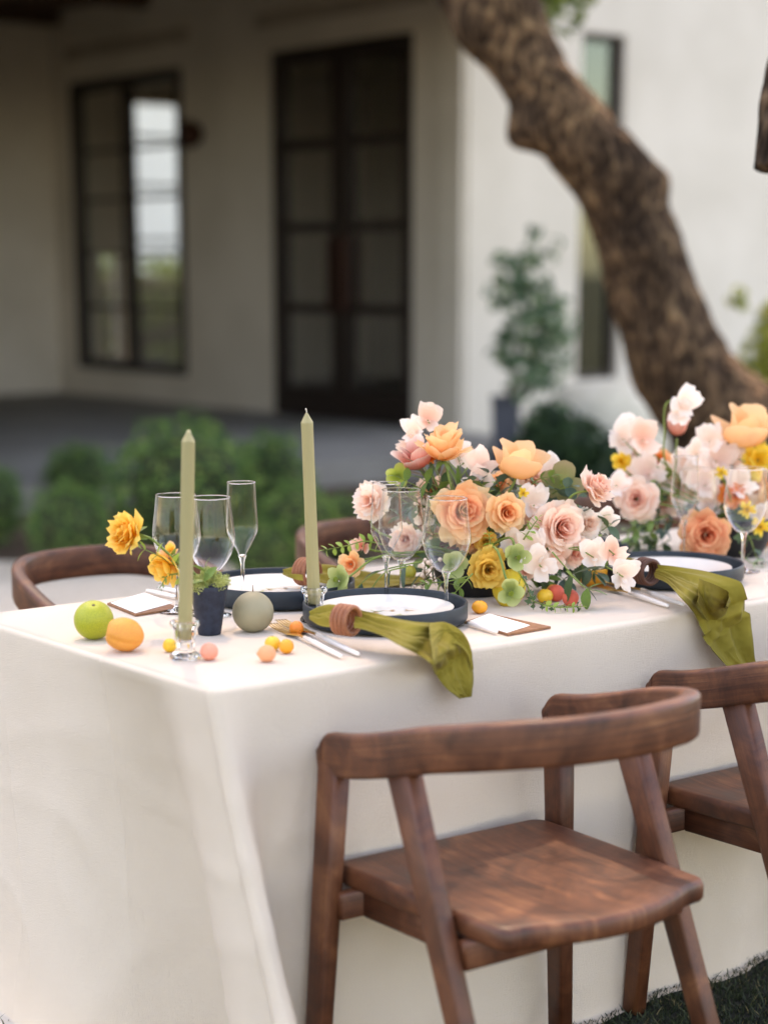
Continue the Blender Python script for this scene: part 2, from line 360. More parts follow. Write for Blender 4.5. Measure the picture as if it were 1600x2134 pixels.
pm = lambda n, a, b, c, t=.3: petalmat(n, lin(a), lin(b), lin(c), t)
M['p_peach'] = pm('peach_petal', (232, 138, 80), (248, 180, 124), (250, 204, 156))
M['p_peach2'] = pm('light_peach_petal', (242, 176, 100), (248, 198, 140), (250, 214, 168))
M['p_apricot'] = pm('apricot_petal', (250, 200, 112), (252, 204, 150), (252, 206, 160), .35)
M['p_blush'] = pm('blush_petal', (242, 188, 162), (249, 216, 196), (252, 230, 214))
M['p_pink'] = pm('pink_petal', (232, 156, 132), (244, 190, 168), (248, 214, 194))
M['p_white'] = pm('white_pink_petal', (246, 222, 204), (253, 240, 230), (254, 244, 237), .4)
M['p_lav'] = pm('pale_mauve_petal', (236, 208, 196), (249, 231, 222), (252, 238, 230), .4)
M['p_mustard'] = pm('mustard_petal', (200, 140, 44), (226, 180, 76), (234, 198, 104))
M['p_yellow'] = pm('yellow_petal', (238, 168, 56), (250, 204, 92), (252, 216, 120))
M['p_lemon'] = pm('lemon_petal', (232, 176, 40), (240, 202, 72), (244, 214, 96))
M['p_coral'] = pm('coral_petal', (214, 108, 76), (234, 150, 110), (244, 188, 146))
M['p_orange'] = pm('orange_petal', (226, 104, 38), (238, 130, 60), (242, 152, 84))
M['p_parrot'] = pm('red_white_petal', (206, 84, 68), (226, 136, 118), (246, 226, 214), .3)
M['p_tulip'] = pm('pink_tulip_petal', (234, 146, 122), (244, 190, 170), (248, 214, 198))
M['p_hell'] = pm('green_hellebore_petal', (128, 144, 76), (164, 178, 108), (192, 200, 140), .3)
M['p_hellyel'] = pm('yellow_green_petal', (150, 166, 62), (180, 192, 84), (200, 208, 118), .35)
M['p_hellbr'] = pm('olive_hellebore_petal', (140, 150, 84), (142, 140, 92), (158, 142, 106), .3)
M['stem'] = mixed('flower_stem', lin((96, 118, 52)), lin((126, 142, 70)), 40, .6)
M['stem_brown'] = mixed('brown_stem', lin((96, 82, 56)), lin((120, 104, 72)), 40, .7)
def leafmat(name, a, b, rough=.45, transl=.22):
    t = NT(name); tc = t.n('TexCoord'); sx = t.n('SeparateXYZ'); t.l(tc.outputs['UV'], sx.inputs[0])
    f = t.noise(t.coords('UV', (6, 30, 1)), 1, 3); oi = t.n('ObjectInfo')
    ad = t.n('Math', operation='MULTIPLY_ADD'); t.l(oi.outputs['Random'], ad.inputs[0]); ad.inputs[1].default_value = .5; t.l(f, ad.inputs[2])
    col = t.ramp(ad.outputs[0], [(.3, lin(a)), (1.0, lin(b))]); t.l(col, t.b.inputs['Base Color']); t.set(Roughness=rough); t.bump(f, .2, .001)
    tr = t.n('BsdfTranslucent'); mx = t.n('MixShader'); mx.inputs[0].default_value = transl
    t.l(col, tr.inputs['Color']); t.l(t.b.outputs[0], mx.inputs[1]); t.l(tr.outputs[0], mx.inputs[2]); t.l(mx.outputs[0], t.out.inputs['Surface']); return t.m
M['leaf_dark'] = leafmat('dark_green_leaf', (48, 72, 52), (80, 104, 66))
M['leaf_mid'] = leafmat('mid_green_leaf', (86, 118, 56), (124, 150, 76))
M['leaf_light'] = leafmat('fresh_green_leaf', (128, 160, 64), (166, 188, 96), .45, .35)
M['leaf_blue'] = leafmat('eucalyptus_leaf', (62, 88, 78), (94, 118, 100))
M['leaf_pale'] = leafmat('pale_sage_leaf', (150, 172, 128), (178, 194, 152))
M['leaf_brown'] = leafmat('bronze_strap_leaf', (96, 86, 66), (136, 120, 94))
M['moss'] = islandmat('reindeer_moss', [(0, lin((150, 160, 84))), (.5, lin((176, 184, 108))), (1, lin((204, 208, 144)))], transl=.3)
M['berry'] = islandmat('pink_bud', [(0, lin((196, 164, 142))), (1, lin((226, 200, 180)))], transl=0)

# ------------------------------------------------------------------ ground
def sheet(name, pts, z, m, kind='structure'):
    return tag(link(name, mesh(name, [(p[0], p[1], z) for p in pts], [tuple(range(len(pts)))], m, False)), kind=kind)
sheet('ground', [(-300, -300), (300, -300), (300, 300), (-300, 300)], 0, M['ground'])
sheet('turf', [(-4, -5), (6.5, -5), (6.5, 3.0), (-4, 3.0)], .004, M['turf'])
q = lambda *p: [PZ(x, y, 0) for x, y in p]
sheet('gravel_path', q((-900, 1400), (900, 1400), (900, 1178), (-900, 1168)), .008, M['gravel'])
sheet('planting_bed', q((-900, 1160), (1000, 1172), (1000, 985), (-900, 985)), .012, M['mulch'])

# ------------------------------------------------------------------ house
WX, PF = 8.0, .18
HC, WT = 8.48, .25
house = thing('house', 'cream stucco house with covered porch and dark framed windows', 'house', (WX, HC, 0))
def hb(name, boxes, m, parent=house, off=(WX, HC, 0)):
    b = MB()
    for a, c in boxes: b.box([a[i]-off[i] for i in range(3)], [c[i]-off[i] for i in range(3)])
    return b.build(name, m, parent, smooth=False)
DY0, DY1, DZ = 9.12, 10.95, 3.16
WY0, WY1, WZ0, WZ1 = 12.32, 14.28, .44, 3.15
hb('wall', [((8, 8.73, 0), (8.25, DY0, 4.6)), ((8, DY0, DZ), (8.25, DY1, 4.6)), ((8, DY0, 0), (8.25, DY1, PF)), ((8, DY1, 0), (8.25, WY0, 4.6)),
            ((8, WY0, 0), (8.25, WY1, WZ0)), ((8, WY0, WZ1), (8.25, WY1, 4.6)), ((8, WY1, 0), (8.25, 16.5, 4.6))], M['stucco'])
TX0, TX1, TZ0, TZ1 = PY(1209, 300, HC).x, PY(1299, 300, HC).x, PY(1215, 792, HC).z, PY(1250, 69, HC).z
hb('wall', [((8, 8.48, 0), (TX0, 8.73, 5.6)), ((TX1, 8.48, 0), (24, 8.73, 5.6)), ((TX0, 8.48, 0), (TX1, 8.73, TZ0)), ((TX0, 8.48, TZ1), (TX1, 8.73, 5.6))], M['stucco'])
hb('corner_pier', [((7.95, 8.50, 0), (7.998, 8.76, 3.83))], M['stucco'])
hb('wall', [((-4.2, 14.65, 0), (8, 14.9, 4.6))], M['stucco'])
hb('wall', [((-4.2, 8.4, 0), (-4.0, 14.65, 4.6))], M['stucco'])
hb('wall', [((-4.0, 6.82, 0), (2.6, 7.02, 3.828))], M['stucco'])  # unseen wall added across the porch front to keep light out
hb('shade_beam', [((-3.99, 6.62, 3.28), (7.7, 6.8, 3.828))], M['beam_wood'])  # unseen beam added, set low to cut the light entering the porch
hb('porch_ceiling', [((-4.0, 6.6, 3.83), (7.998, 14.648, 3.92))], M['beam_wood'])  # unseen forward part of ceiling and roof added to darken the porch
for k in range(4): hb('beam', [((-3.9, 9.6 + k*1.6, 3.70), (7.99, 9.76 + k*1.6, 3.828))], M['beam_wood'])
hb('roof', [((-4.4, 6.5, 3.93), (7.99, 15.1, 4.1))], M['roof'])
hb('roof', [((7.7, 8.1, 5.62), (24.4, 17.2, 5.8))], M['roof'])
hb('post', [((2.3, 7.5, PF), (2.5, 7.7, 3.828))], M['beam_wood'])
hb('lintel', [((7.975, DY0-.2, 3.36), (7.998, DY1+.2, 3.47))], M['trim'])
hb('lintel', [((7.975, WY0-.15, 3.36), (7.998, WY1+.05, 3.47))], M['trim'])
tag(hb('porch_floor', [((-4.6, 7.35, 0), (7.998, 14.648, PF))], M['concrete'], None, (0, 0, 0)), kind='structure')
# room behind the window, with a window in its far wall
BX0, BX1 = PY(266, 400, 16.5).x, PY(392, 400, 16.5).x; CX0, CX1 = PY(206, 400, 16.5).x, PY(250, 400, 16.5).x  # second, narrow opening added in place of a dim green reflection
BZ1, BZ0 = PY(325, 216, 16.5).z, PY(325, 776, 16.5).z; CZ1 = PY(228, 530, 16.5).z
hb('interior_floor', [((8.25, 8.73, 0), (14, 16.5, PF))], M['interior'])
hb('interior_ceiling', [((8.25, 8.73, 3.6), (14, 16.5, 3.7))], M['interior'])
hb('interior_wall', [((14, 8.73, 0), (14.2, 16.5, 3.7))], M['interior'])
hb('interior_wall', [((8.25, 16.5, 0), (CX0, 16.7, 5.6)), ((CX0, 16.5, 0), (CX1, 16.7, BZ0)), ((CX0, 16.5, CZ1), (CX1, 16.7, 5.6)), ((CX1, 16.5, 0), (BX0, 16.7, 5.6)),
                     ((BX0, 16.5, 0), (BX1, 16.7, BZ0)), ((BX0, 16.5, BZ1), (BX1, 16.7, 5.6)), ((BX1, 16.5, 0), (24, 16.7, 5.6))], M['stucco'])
hb('interior_partition', [((9.6, 8.73, PF), (9.7, 11.6, 3.6))], M['interior'])
def window_x(name, y0, y1, z0, z1, cols, rows, fw=.10, mw=.06, pane='pane', stile=.14, x=7.99, bottom=0):
    w = hb(name, [((x, y0, z0), (x+.1, y0+fw, z1)), ((x, y1-fw, z0), (x+.1, y1, z1)), ((x, y0+fw, z1-fw), (x+.1, y1-fw, z1)), ((x, y0+fw, z0), (x+.1, y1-fw, z0+fw+bottom))], M['frame'])
    o = (WX, HC, 0); ys = []; mid = (y0+y1)/2
    hb('mullion', [((x+.01, mid-stile/2, z0+fw+bottom), (x+.09, mid+stile/2, z1-fw))], M['frame'], w)
    for a, b in ((y0+fw, mid-stile/2), (mid+stile/2, y1-fw)):
        zs = [z0+fw+bottom + (z1-fw-z0-fw-bottom)*r for r in rows]
        for z in zs[1:-1]: hb('muntin', [((x+.02, a+.002, z-mw/2), (x+.08, b-.002, z+mw/2))], M['frame'], w)
        for i in range(len(zs)-1):
            za = zs[i] + (mw/2 if i else 0); zb = zs[i+1] - (mw/2 if i < len(zs)-2 else 0)
            hb('pane', [((x+.045, a, za), (x+.053, b, zb))], M[pane], w)
    return w
win = window_x('window', WY0, WY1, WZ0, WZ1, 2, [0, .2, .4, .6, .78, 1], fw=.10, mw=.035, stile=.13)
door = window_x('door', DY0, DY1, PF+.002, DZ, 2, [0, .25, .5, .755, 1], fw=.12, mw=.08, pane='pane_dark', stile=.24, bottom=.12)
hb('handle', [((7.94, 9.93, 1.05), (7.99, 9.965, 1.65))], M['lamp_metal'], door); hb('handle', [((7.94, 10.10, 1.05), (7.99, 10.135, 1.65))], M['lamp_metal'], door)
tw = hb('window', [((TX0, 8.54, TZ0), (TX0+.05, 8.62, TZ1)), ((TX1-.05, 8.54, TZ0), (TX1, 8.62, TZ1)), ((TX0+.05, 8.54, TZ1-.05), (TX1-.05, 8.62, TZ1)), ((TX0+.05, 8.54, TZ0), (TX1-.05, 8.62, TZ0+.05))], M['frame'])
hb('pane', [((TX0+.05, 8.575, TZ0+.05), (TX1-.05, 8.585, TZ1-.05))], M['pane_refl'], tw)
for a, b, BZ1 in ((BX0, BX1, BZ1), (CX0, CX1, CZ1)):
    w = hb('window', [((a, 16.55, BZ0), (a+.03, 16.62, BZ1)), ((b-.03, 16.55, BZ0), (b, 16.62, BZ1))], M['frame'])
    for k in (.12, .3, .5, .68, .86):
        z = BZ0 + (BZ1-BZ0)*(1-k); hb('muntin', [((a+.03, 16.57, z-.02), (b-.03, 16.6, z+.02))], M['frame'], w)
# wall lamp
p = Vector((WX-.012, 12.06, 2.56))
wl = thing('wall_lamp', 'small round bronze wall lamp between the porch window and door', 'lamp', p)
lathe([(0.001, 0), (.085, 0), (.09, .01), (.085, .022), (.001, .024)], 24).build('back_plate', M['lamp_metal'], wl, rot=(0, R(-90), 0))
lathe([(.03, -.12), (.055, -.11), (.055, .1), (.03, .12)], 20, True, True).build('shade', M['lamp_metal'], wl, loc=(-.09, 0, 0))
tube([(-.02, 0, 0), (-.06, 0, 0)], .012).build('arm', M['lamp_metal'], wl)

# ------------------------------------------------------------------ foliage masses
def leaf_cloud(n, fn, size, rnd, aspect=.55, bend=.25):
    v = []; f = []
    for i in range(n):
        p, nrm = fn(); d = Vector((rnd.gauss(0, 1), rnd.gauss(0, 1), rnd.gauss(0, 1))) * .7 + nrm
        d.normalize(); s = d.orthogonal().normalized(); s.rotate(Quaternion(d, rnd.uniform(0, 6.28))); t = d.cross(s)
        L = size * rnd.uniform(.7, 1.3); W = L * aspect; k = len(v)
        v += [p - s*L*.5, p + t*W*.5 + d*L*bend*.3, p + s*L*.5 - d*L*bend, p - t*W*.5 + d*L*bend*.3]; f.append((k, k+1, k+2, k+3))
    return v, f
def bush_mesh(seed, n=4200, size=.085, lump=.30):
    r = random.Random(seed)
    def fn():
        d = Vector((r.gauss(0, 1), r.gauss(0, 1), r.gauss(0, 1))).normalized()
        rad = 1 + lump*n3(d.x*2.3+seed, d.y*2.3, d.z*2.3) + lump*.6*n3(d.x*5+seed, d.y*5, d.z*5); rad *= 1 - abs(r.gauss(0, .13)) + (.12*r.random() if r.random() < .08 else 0)
        return d*rad, d
    v, f = leaf_cloud(n, fn, size, r); return v, f
BM = [bush_mesh(s) for s in (3, 11, 23)]
bush_me = [mesh('foliage', v, f, M['box_leaf'], False) for v, f in BM]
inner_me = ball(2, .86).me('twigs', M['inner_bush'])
def bush(label, cx, cy, rp, D, k, group='round boxwood shrubs before the porch', cat='shrub', mat=None, flat=1):
    c = PD(cx, cy, D); r = rp*mpp(D); rz = min(max(r*flat, c.z*.98), r*1.35)
    t = thing('boxwood_shrub', label, cat, (c.x, c.y, 0), (0, 0, k*1.7), group)
    me = bush_me[k % 3]
    o = link('foliage', me, t, (0, 0, c.z*.9), None, (r*.96, r*.96, rz*.86)); o['kind'] = 'stuff'
    link('twigs', inner_me, t, (0, 0, c.z*.9), None, (r*.82, r*.82, rz*.74))
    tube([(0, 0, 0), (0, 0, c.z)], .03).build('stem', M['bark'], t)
bush('largest round boxwood shrub behind the left taper candle', 385, 1000, 165, 9.3, 0)
bush('low boxwood shrub behind the leftmost chair back', 145, 1085, 92, 8.8, 1)
bush('small dark boxwood shrub peeking over the low one at left', 165, 985, 78, 11.0, 2)
bush('boxwood shrub cut off by the left picture edge', -20, 1040, 75, 9.5, 1)
bush('boxwood shrub at the right of the largest one, behind the flute', 565, 985, 88, 9.9, 2)
bush('boxwood shrub directly behind the right taper candle', 620, 1080, 92, 8.9, 0)
bush('boxwood shrub behind the pale ruffled flower of the nearer bouquet', 720, 1090, 70, 9.2, 1)
bush('dark boxwood shrub low between the flute and the chair behind it', 545, 1140, 80, 8.7, 2)

# plants at the bright wall
def airy(name, label, cat, base, pts, size, n, mat, trunk_mat=None, stems=()):
    r = random.Random(hash(label) % 999 if False else len(label)*7+3); t = thing(name, label, cat, base)
    V = []; F = []
    for (c, rad, cnt) in pts:
        c = Vector(c) - Vector(base)
        def fn():
            d = Vector((r.gauss(0, 1), r.gauss(0, 1), r.gauss(0, 1))).normalized(); return c + d*rad*r.random()**.45, d
        v, f = leaf_cloud(cnt, fn, size, r); k = len(V); V += v; F += [tuple(i+k for i in q_) for q_ in f]
    o = link('foliage', mesh('foliage', V, F, mat, False), t); o['kind'] = 'stuff'
    for s in stems: tube(catmull([Vector(x)-Vector(base) for x in s], 4), .02, .008).build('stem', M['bark'], t)
    return t
Dp = 12.9
pb = PZ(1052, 988, 0)
pot = thing('planter_pot', 'blue grey square planter against the bright wall', 'planter', (pb.x, pb.y, 0), (0, 0, .1))
lathe([(.10, .002), (.115, .02), (.135, .5), (.145, .52), (.14, .54), (.12, .54), (.115, .48), (.001, .47)], 4).build('pot', M['grey_pot'], pot, smooth=False)
lathe([(.001, .485), (.1, .48)], 12).build('soil', M['soil'], pot)
P_ = lambda x, y, dd=0: PD(x, y, Dp+dd)
airy('potted_vine', 'loose green climbing plant rising from the blue grey planter', 'plant', (pb.x, pb.y, .484),
     [(P_(1090, 600), 0.196, 79), (P_(1110, 660), 0.230, 124), (P_(1085, 720), 0.196, 79), (P_(1130, 750, .2), 0.230, 89), (P_(1150, 640), 0.161, 44), (P_(1060, 560), 0.138, 34), (P_(1100, 540), 0.115, 34), (P_(1050, 740), 0.149, 39), (P_(1100, 800), 0.172, 64), (P_(1160, 700), 0.161, 34), (P_(1040, 620), 0.115, 19), (P_(1110, 490), 0.069, 12), (P_(1150, 520), 0.092, 11)],
     .09, 0, M['topiary_leaf'], stems=[[(pb.x, pb.y, .48), P_(1075, 760), P_(1090, 650), P_(1095, 540)], [(pb.x, pb.y, .48), P_(1110, 770), P_(1125, 650)]])
bb = PD(1255, 900, 12.0)
def boulder_fn(c):
    c = c * (1 + .10*n3(c.x*1.7, c.y*1.7, c.z*1.7+4)); c.z = c.z if c.z < .55 else .55 + (c.z-.55)*.6; return c
bo = ball(4, .37, .45, .52, boulder_fn).build('boulder', M['stone'], loc=(bb.x, bb.y, .28)); tag(bo, 'pale rounded boulder at the foot of the tree before the wall', 'boulder')
lp = PZ(1180, 1040, 0)
airy('shade_plant', 'dark green low plant beside the boulder and planter', 'plant', (lp.x, lp.y, 0),
     [(PD(1150, 910, 11.4), .22, 420), (PD(1215, 950, 11.2), .22, 420), (PD(1120, 950, 11.5), .18, 300), (PD(1280, 980, 11), .24, 420), (PD(1190, 1000, 11.2), .25, 420)], .09, 0, M['dark_leaf_far'])
yb = PD(1640, 760, 12.5)
airy('yellow_shrub', 'yellow green leafy shrub at the right picture edge behind the oak', 'shrub', (yb.x, yb.y, 0),
     [(PD(1600, 740, 12.5), .2, 240), (PD(1640, 700, 12.6), .22, 260), (PD(1610, 660, 12.6), .11, 70), (PD(1660, 800, 12.5), .28, 350), (PD(1620, 830, 12.4), .22, 250), (PD(1640, 900, 12.4), .35, 420), (PD(1540, 625, 12.6), .08, 20)], .085, 0, M['yellow_shrub'])
# hedge beyond the house, seen through two windows
hc = Vector((13.5, 22.0, 0)); r_ = random.Random(5)
def hedge_fn():
    x = r_.uniform(-6, 8); z = r_.random(); h = 1.55 + .45*n3(x*1.3, 2.2); return Vector((x, r_.uniform(-.8, .5), z*h)), Vector((0, -1, .5))
hv, hf = leaf_cloud(9000, hedge_fn, .16, r_)
nb = MB().box((0, 0, 0), (40, 8, 9.0)).build('sky_backdrop', M['white_paint'], loc=(6, 36, 0), smooth=False); tag(nb, 'added white building standing in for bright sky beyond the porch window', 'building')  # white block added so the view through the window looks bright
hg = thing('hedge', 'green hedge seen through the house window', 'hedge', hc); o = link('foliage', mesh('foliage', hv, hf, M['oak_leaf'], False), hg); o['kind'] = 'stuff'
MB().box((-6, -.5, 0), (8, .4, 1.3)).build('twigs', M['inner_bush'], hg)

# ------------------------------------------------------------------ oak
OD = 8.5
tr_px = [(1700, 1180, 225), (1595, 1010, 165), (1522, 905, 126), (1464, 831, 104), (1420, 770, 101), (1376, 656, 92), (1335, 525, 86), (1313, 459, 82), (1280, 372, 84), (1221, 306, 81), (1123, 175, 67), (1099, 131, 70), (1044, 44, 91), (1000, -45, 92), (915, -170, 84), (800, -330, 72), (640, -520, 55)]
cent = [PD(x, y, OD + .5*max(0, (200-y))/700) for x, y, r in tr_px]; cent[0].z = -.1
rads = [r*mpp(OD) for x, y, r in tr_px]
cc = catmull(cent, 14); rr_ = []
for i in range(len(rads)-1):
    for k in range(14): rr_.append(rads[i] + (rads[i+1]-rads[i])*smooth01(k/14))
rr_.append(rads[-1])
tb = PD(1740, 1190, OD); oak = thing('oak_tree', 'leaning old oak with rough bark in front of the bright wall', 'tree', (tb.x, tb.y, 0))
def bark_tube(path, radii, n=96, amp=.07, knobs=()):
    v = []; f = []; side0 = None
    for i, p in enumerate(path):
        t = (path[min(i+1, len(path)-1)] - path[max(i-1, 0)]).normalized()
        s = t.cross(Vector((.3, 1, .1))).normalized() if side0 is None else (side0 - t*side0.dot(t)).normalized(); side0 = s; u = s.cross(t)
        for k in range(n):
            a = 2*math.pi*k/n; d = s*math.cos(a) + u*math.sin(a); w = p + d*radii[i]
            q_ = radii[i]*(1 + amp*1.3*n3(w.x*1.6, w.y*1.6, w.z*1.6) + amp*.9*n3(w.x*5, w.y*5, w.z*4) + amp*.8*n3(w.x*16, w.y*16, w.z*7) + amp*.5*abs(n3(w.x*34, w.y*34, w.z*12)))
            w = p + d*q_
            for kc, kr, ka in knobs:
                e = (w-kc).length
                if e < kr: w += (w-p).normalized()*ka*smooth01(1-e/kr)
            v.append(w)
    for i in range(len(path)-1):
        for k in range(n): f.append((i*n+k, i*n+(k+1)%n, (i+1)*n+(k+1)%n, (i+1)*n+k))
    f.append(tuple(range((len(path)-1)*n, len(path)*n))); return v, f
knobs = [(PD(1100, 265, OD-.05), .16, .11), (PD(1380, 380, OD), .13, .05), (PD(975, 60, OD), .16, .05)]
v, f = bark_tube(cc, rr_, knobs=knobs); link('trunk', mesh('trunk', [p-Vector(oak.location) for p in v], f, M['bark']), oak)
limb_ends = []
for pts, r0, r1 in [([cc[-46], Vector((4.0, 3.0, 4.3)), Vector((3.3, 1.9, 5.0)), Vector((2.2, 1.2, 5.6))], .17, .05), ([cc[-34], Vector((4.9, 3.6, 4.6)), Vector((6.0, 3.1, 5.6))], .15, .05), ([cc[-18], Vector((2.9, 4.6, 4.8)), Vector((1.8, 4.3, 5.6))], .12, .04)]:
    pp = catmull(pts, 8); v, f = bark_tube(pp, [r0+(r1-r0)*i/(len(pp)-1) for i in range(len(pp))], 16)
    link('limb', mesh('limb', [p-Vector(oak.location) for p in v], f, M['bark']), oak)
r_ = random.Random(21); V = []; F = []
def clump(c, rad, n, size=.075):
    def fn():
        d = Vector((r_.gauss(0, 1), r_.gauss(0, 1), r_.gauss(0, .6))).normalized(); return c + d*rad*r_.random()**.5, d + Vector((0, 0, .6))
    v, f = leaf_cloud(n, fn, size, r_); k = len(V); V.extend(v); F.extend(tuple(i+k for i in q_) for q_ in f)
trunk_pts = [PD(x, y, OD) for x, y in ((1440, 760), (1376, 656), (1335, 525), (1300, 420), (1221, 306))]
CROWN = (Vector((3.0, 2.8, 5.2)), Vector((3.2, 2.7, 1.2)))
for i in range(150):
    d = Vector((r_.gauss(0, 1), r_.gauss(0, 1), r_.gauss(0, 1))).normalized()*r_.random()**.4
    c = Vector([CROWN[0][k] + d[k]*CROWN[1][k] for k in range(3)])
    ft = (c - SUN*((c.z-.45)/SUN.z)); near = math.hypot(ft.x-.52, ft.y+.32)
    tk = min(((c - SUN*((c.z-w.z)/SUN.z)) - w).length for w in trunk_pts)
    if (near < .42 and r_.random() < .75) or (tk < .7 and r_.random() < .8): continue
    clump(c, r_.uniform(.4, .75), 300)
clump(PD(1150, -10, 11.5), .28, 170, .10)
o = link('crown', mesh('crown', [p-Vector(oak.location) for p in V], F, M['oak_leaf'], False), oak); o['kind'] = 'stuff'
# broken bough of a second tree hanging into the frame at the right edge
s0 = PD(1597, 350, 4.6); bpts = [PD(1598, 352, 4.6), PD(1606, 280, 4.62), PD(1615, 200, 4.64), PD(1640, 110, 4.7), PD(1700, -10, 4.8), PD(1800, -160, 5.0)]
bp = catmull(bpts, 8); v, f = bark_tube(bp, [.035 + .012*i/len(bp) for i in range(len(bp))], 28, .22)
f.append(tuple(range(28))[::-1])
tk2 = catmull([PD(1800, -160, 5.0), Vector((2.6, .4, 3.6)), Vector((4.2, -.6, 2.6)), Vector((4.9, -1.2, -.05))], 8)
ot = thing('bare_tree', 'broken dark bough stub of a tree at the right picture edge', 'tree', (4.9, -1.2, 0))
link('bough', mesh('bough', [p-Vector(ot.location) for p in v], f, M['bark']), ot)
v, f = bark_tube(tk2, [.05 + .13*i/len(tk2) for i in range(len(tk2))], 24, .1)
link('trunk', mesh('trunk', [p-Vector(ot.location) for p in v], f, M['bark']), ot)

# ------------------------------------------------------------------ table and cloth
TL, TW, TZ = 3.6, .83, .762
tbl = thing('banquet_table', 'long rectangular table hidden under a pale floor length cloth', 'table', (TL/2, TW/2, 0))
MB().box((-TL/2+.02, -TW/2+.02, .71), (TL/2-.02, TW/2-.02, .752)).build('tabletop', M['beam_wood'], tbl, smooth=False)
for sx in (-1, 1):
    for sy in (-1, 1): MB().box((sx*(TL/2-.2)-.03, sy*(TW/2-.15)-.03, 0), (sx*(TL/2-.2)+.03, sy*(TW/2-.15)+.03, .708)).build('leg', M['beam_wood'], tbl, smooth=False)
def cloth():
    rc = .022; per = []      # (x, y, nx, ny, a)
    corners = [((0, 0), 180), ((TL, 0), 270), ((TL, TW), 0), ((0, TW), 90)]
    def seg(p, q_, n):
        p = Vector(p); q_ = Vector(q_); L = (q_-p).length; s = 0; out = []
        while s < L:
            e = min(s, L-s); out.append(p + (q_-p)*(s/L)); s += .005 if e < .34 else .014
        return [(w.x, w.y, n[0], n[1]) for w in out]
    raw = []
    for (cx, cy), a0 in corners:
        ccx = rc if cx == 0 else cx-rc; ccy = rc if cy == 0 else cy-rc
        for k in range(8):
            a = R(a0 + 90*k/8); raw.append((ccx+rc*math.cos(a), ccy+rc*math.sin(a), math.cos(a), math.sin(a)))
        nx = {180: (rc, 0, TL-rc, 0, 0, -1), 270: (TL, rc, TL, TW-rc, 1, 0), 0: (TL-rc, TW, rc, TW, 0, 1), 90: (0, TW-rc, 0, rc, -1, 0)}[a0]
        raw += seg(nx[:2], nx[2:4], nx[4:])
    L = 0; acc = []
    for i, p in enumerate(raw):
        if i: L += math.dist(p[:2], raw[i-1][:2])
        acc.append(L)
    tot = L + math.dist(raw[-1][:2], raw[0][:2]); mid0 = acc[4]
    side = [a - mid0 for a in acc]
    cpos = [0, TL-.02, TL+TW-.035, 2*TL+TW-.05]
    n = len(raw); V = []; F = []; UV = []; rows = []
    def wrap(a): return (a + tot/2) % tot - tot/2
    for ins in (.019, .014): rows.append(('top', ins))
    for k in range(1, 5): rows.append(('edge', k/4))
    H0 = TZ - .010
    for k in range(1, 43): rows.append(('side', (k/42)))
    for k in (.3, .65, 1): rows.append(('pool', k))
    for kind, val in rows:
        for i, (x, y, nx_, ny_) in enumerate(raw):
            a = side[i]; N = Vector((nx_, ny_, 0)); P0 = Vector((x, y, 0))
            if kind == 'top':
                z = TZ + .0012*n3(x*9, y*9, 3); p = P0 - N*val; 
                p.x = max(min(p.x, TL-val), val) if val > rc else p.x; p.y = max(min(p.y, TW-val), val) if val > rc else p.y
                p.z = z; UV.append((p.x, p.y))
            else:
                h = 0 if kind == 'edge' else (val if kind == 'side' else 1); hh = h
                if kind == 'edge': p = P0 - N*.010*(1-math.sin(val*math.pi/2)); p.z = TZ - .010*(1-math.cos(val*math.pi/2))
                else: p = P0.copy(); p.z = H0*(1-h)
                o_ = .012*hh - (.014*hh if 0 < wrap(a) < TL-.2 else 0)
                w0 = wrap(a)
                foldw = math.sin(a*17 + 2.5*n3(a*1.3, 5)) * (.35 + .65*abs(n3(a*2, 9))) 
                quiet = .6 if -.9 < w0 < -.1 else 1
                o_ += .021*hh**.7*foldw*quiet
                o_ += .010*hh*n3(a*5, h*.5, 1) + .0022*min(1, hh*4)*n3(a*11+h*2, h*1.6, 2)
                # soft sagging creases
                o_ += .0035*min(1, hh*4)*(1-abs(n3(a*2.2-h*3, h*3.5+a*2.5, 12)))**9 + .003*min(1, hh*3)*(1-abs(n3(a*4+h*1.5, h*2-a*3, 15)))**10
                o_ += .0022*math.exp(-((w0+.335+.02*h)/.004)**2) + .0018*math.exp(-((w0-.74)/.004)**2)
                p += N*o_
                amp = hh**1.12
                if w0 < 0:
                    sh = math.exp(-(w0/.14)**2); g_ = math.exp(-((w0+.21)/(.16 if w0 < -.21 else .085))**2); p -= N*(.20*hh**.8*g_ - .02*hh*math.exp(-((w0+.52)/.14)**2))
                else: sh = math.exp(-(w0/.052)**2); p -= N*(.022*hh*math.exp(-((w0-.11)/.05)**2))
                p += Vector((.20, -.97, 0))*.26*amp*sh + Vector((-1, 0, 0))*.028*hh*math.exp(-((w0+.06)/.07)**2)
                for c_, dv in ((cpos[1], (.6, -.7)), (cpos[2], (.7, .7)), (cpos[3], (-.6, .75))):
                    d_ = wrap(a - c_ + mid0*0); s_ = math.exp(-(d_/.09)**2); p += Vector((*dv, 0))*.2*amp*s_
                if kind == 'pool':
                    pool = smooth01((-w0-.16)/.25) if w0 < 0 and w0 > -.85 else .12
                    p += N*(.16*val*pool*(1+.5*n3(a*6, 3))); p.z = .006 + .012*max(0, math.sin(val*3.1))*pool + .004*n3(a*14, val)
                elif kind == 'side': p.z = max(p.z, .007 + .006*max(0, n3(a*9, 1)))
                UV.append((a, h*.76 + (0 if kind != 'pool' else val*.1)))
            V.append(p)
    R_ = len(rows)
    for j in range(R_-1):
        for i in range(n): F.append((j*n+i, (j+1)*n+i, (j+1)*n+(i+1)%n, j*n+(i+1)%n))
    F.append(tuple(range(n)))
    return mesh('tablecloth', V, F, M['linen'], True, UV)
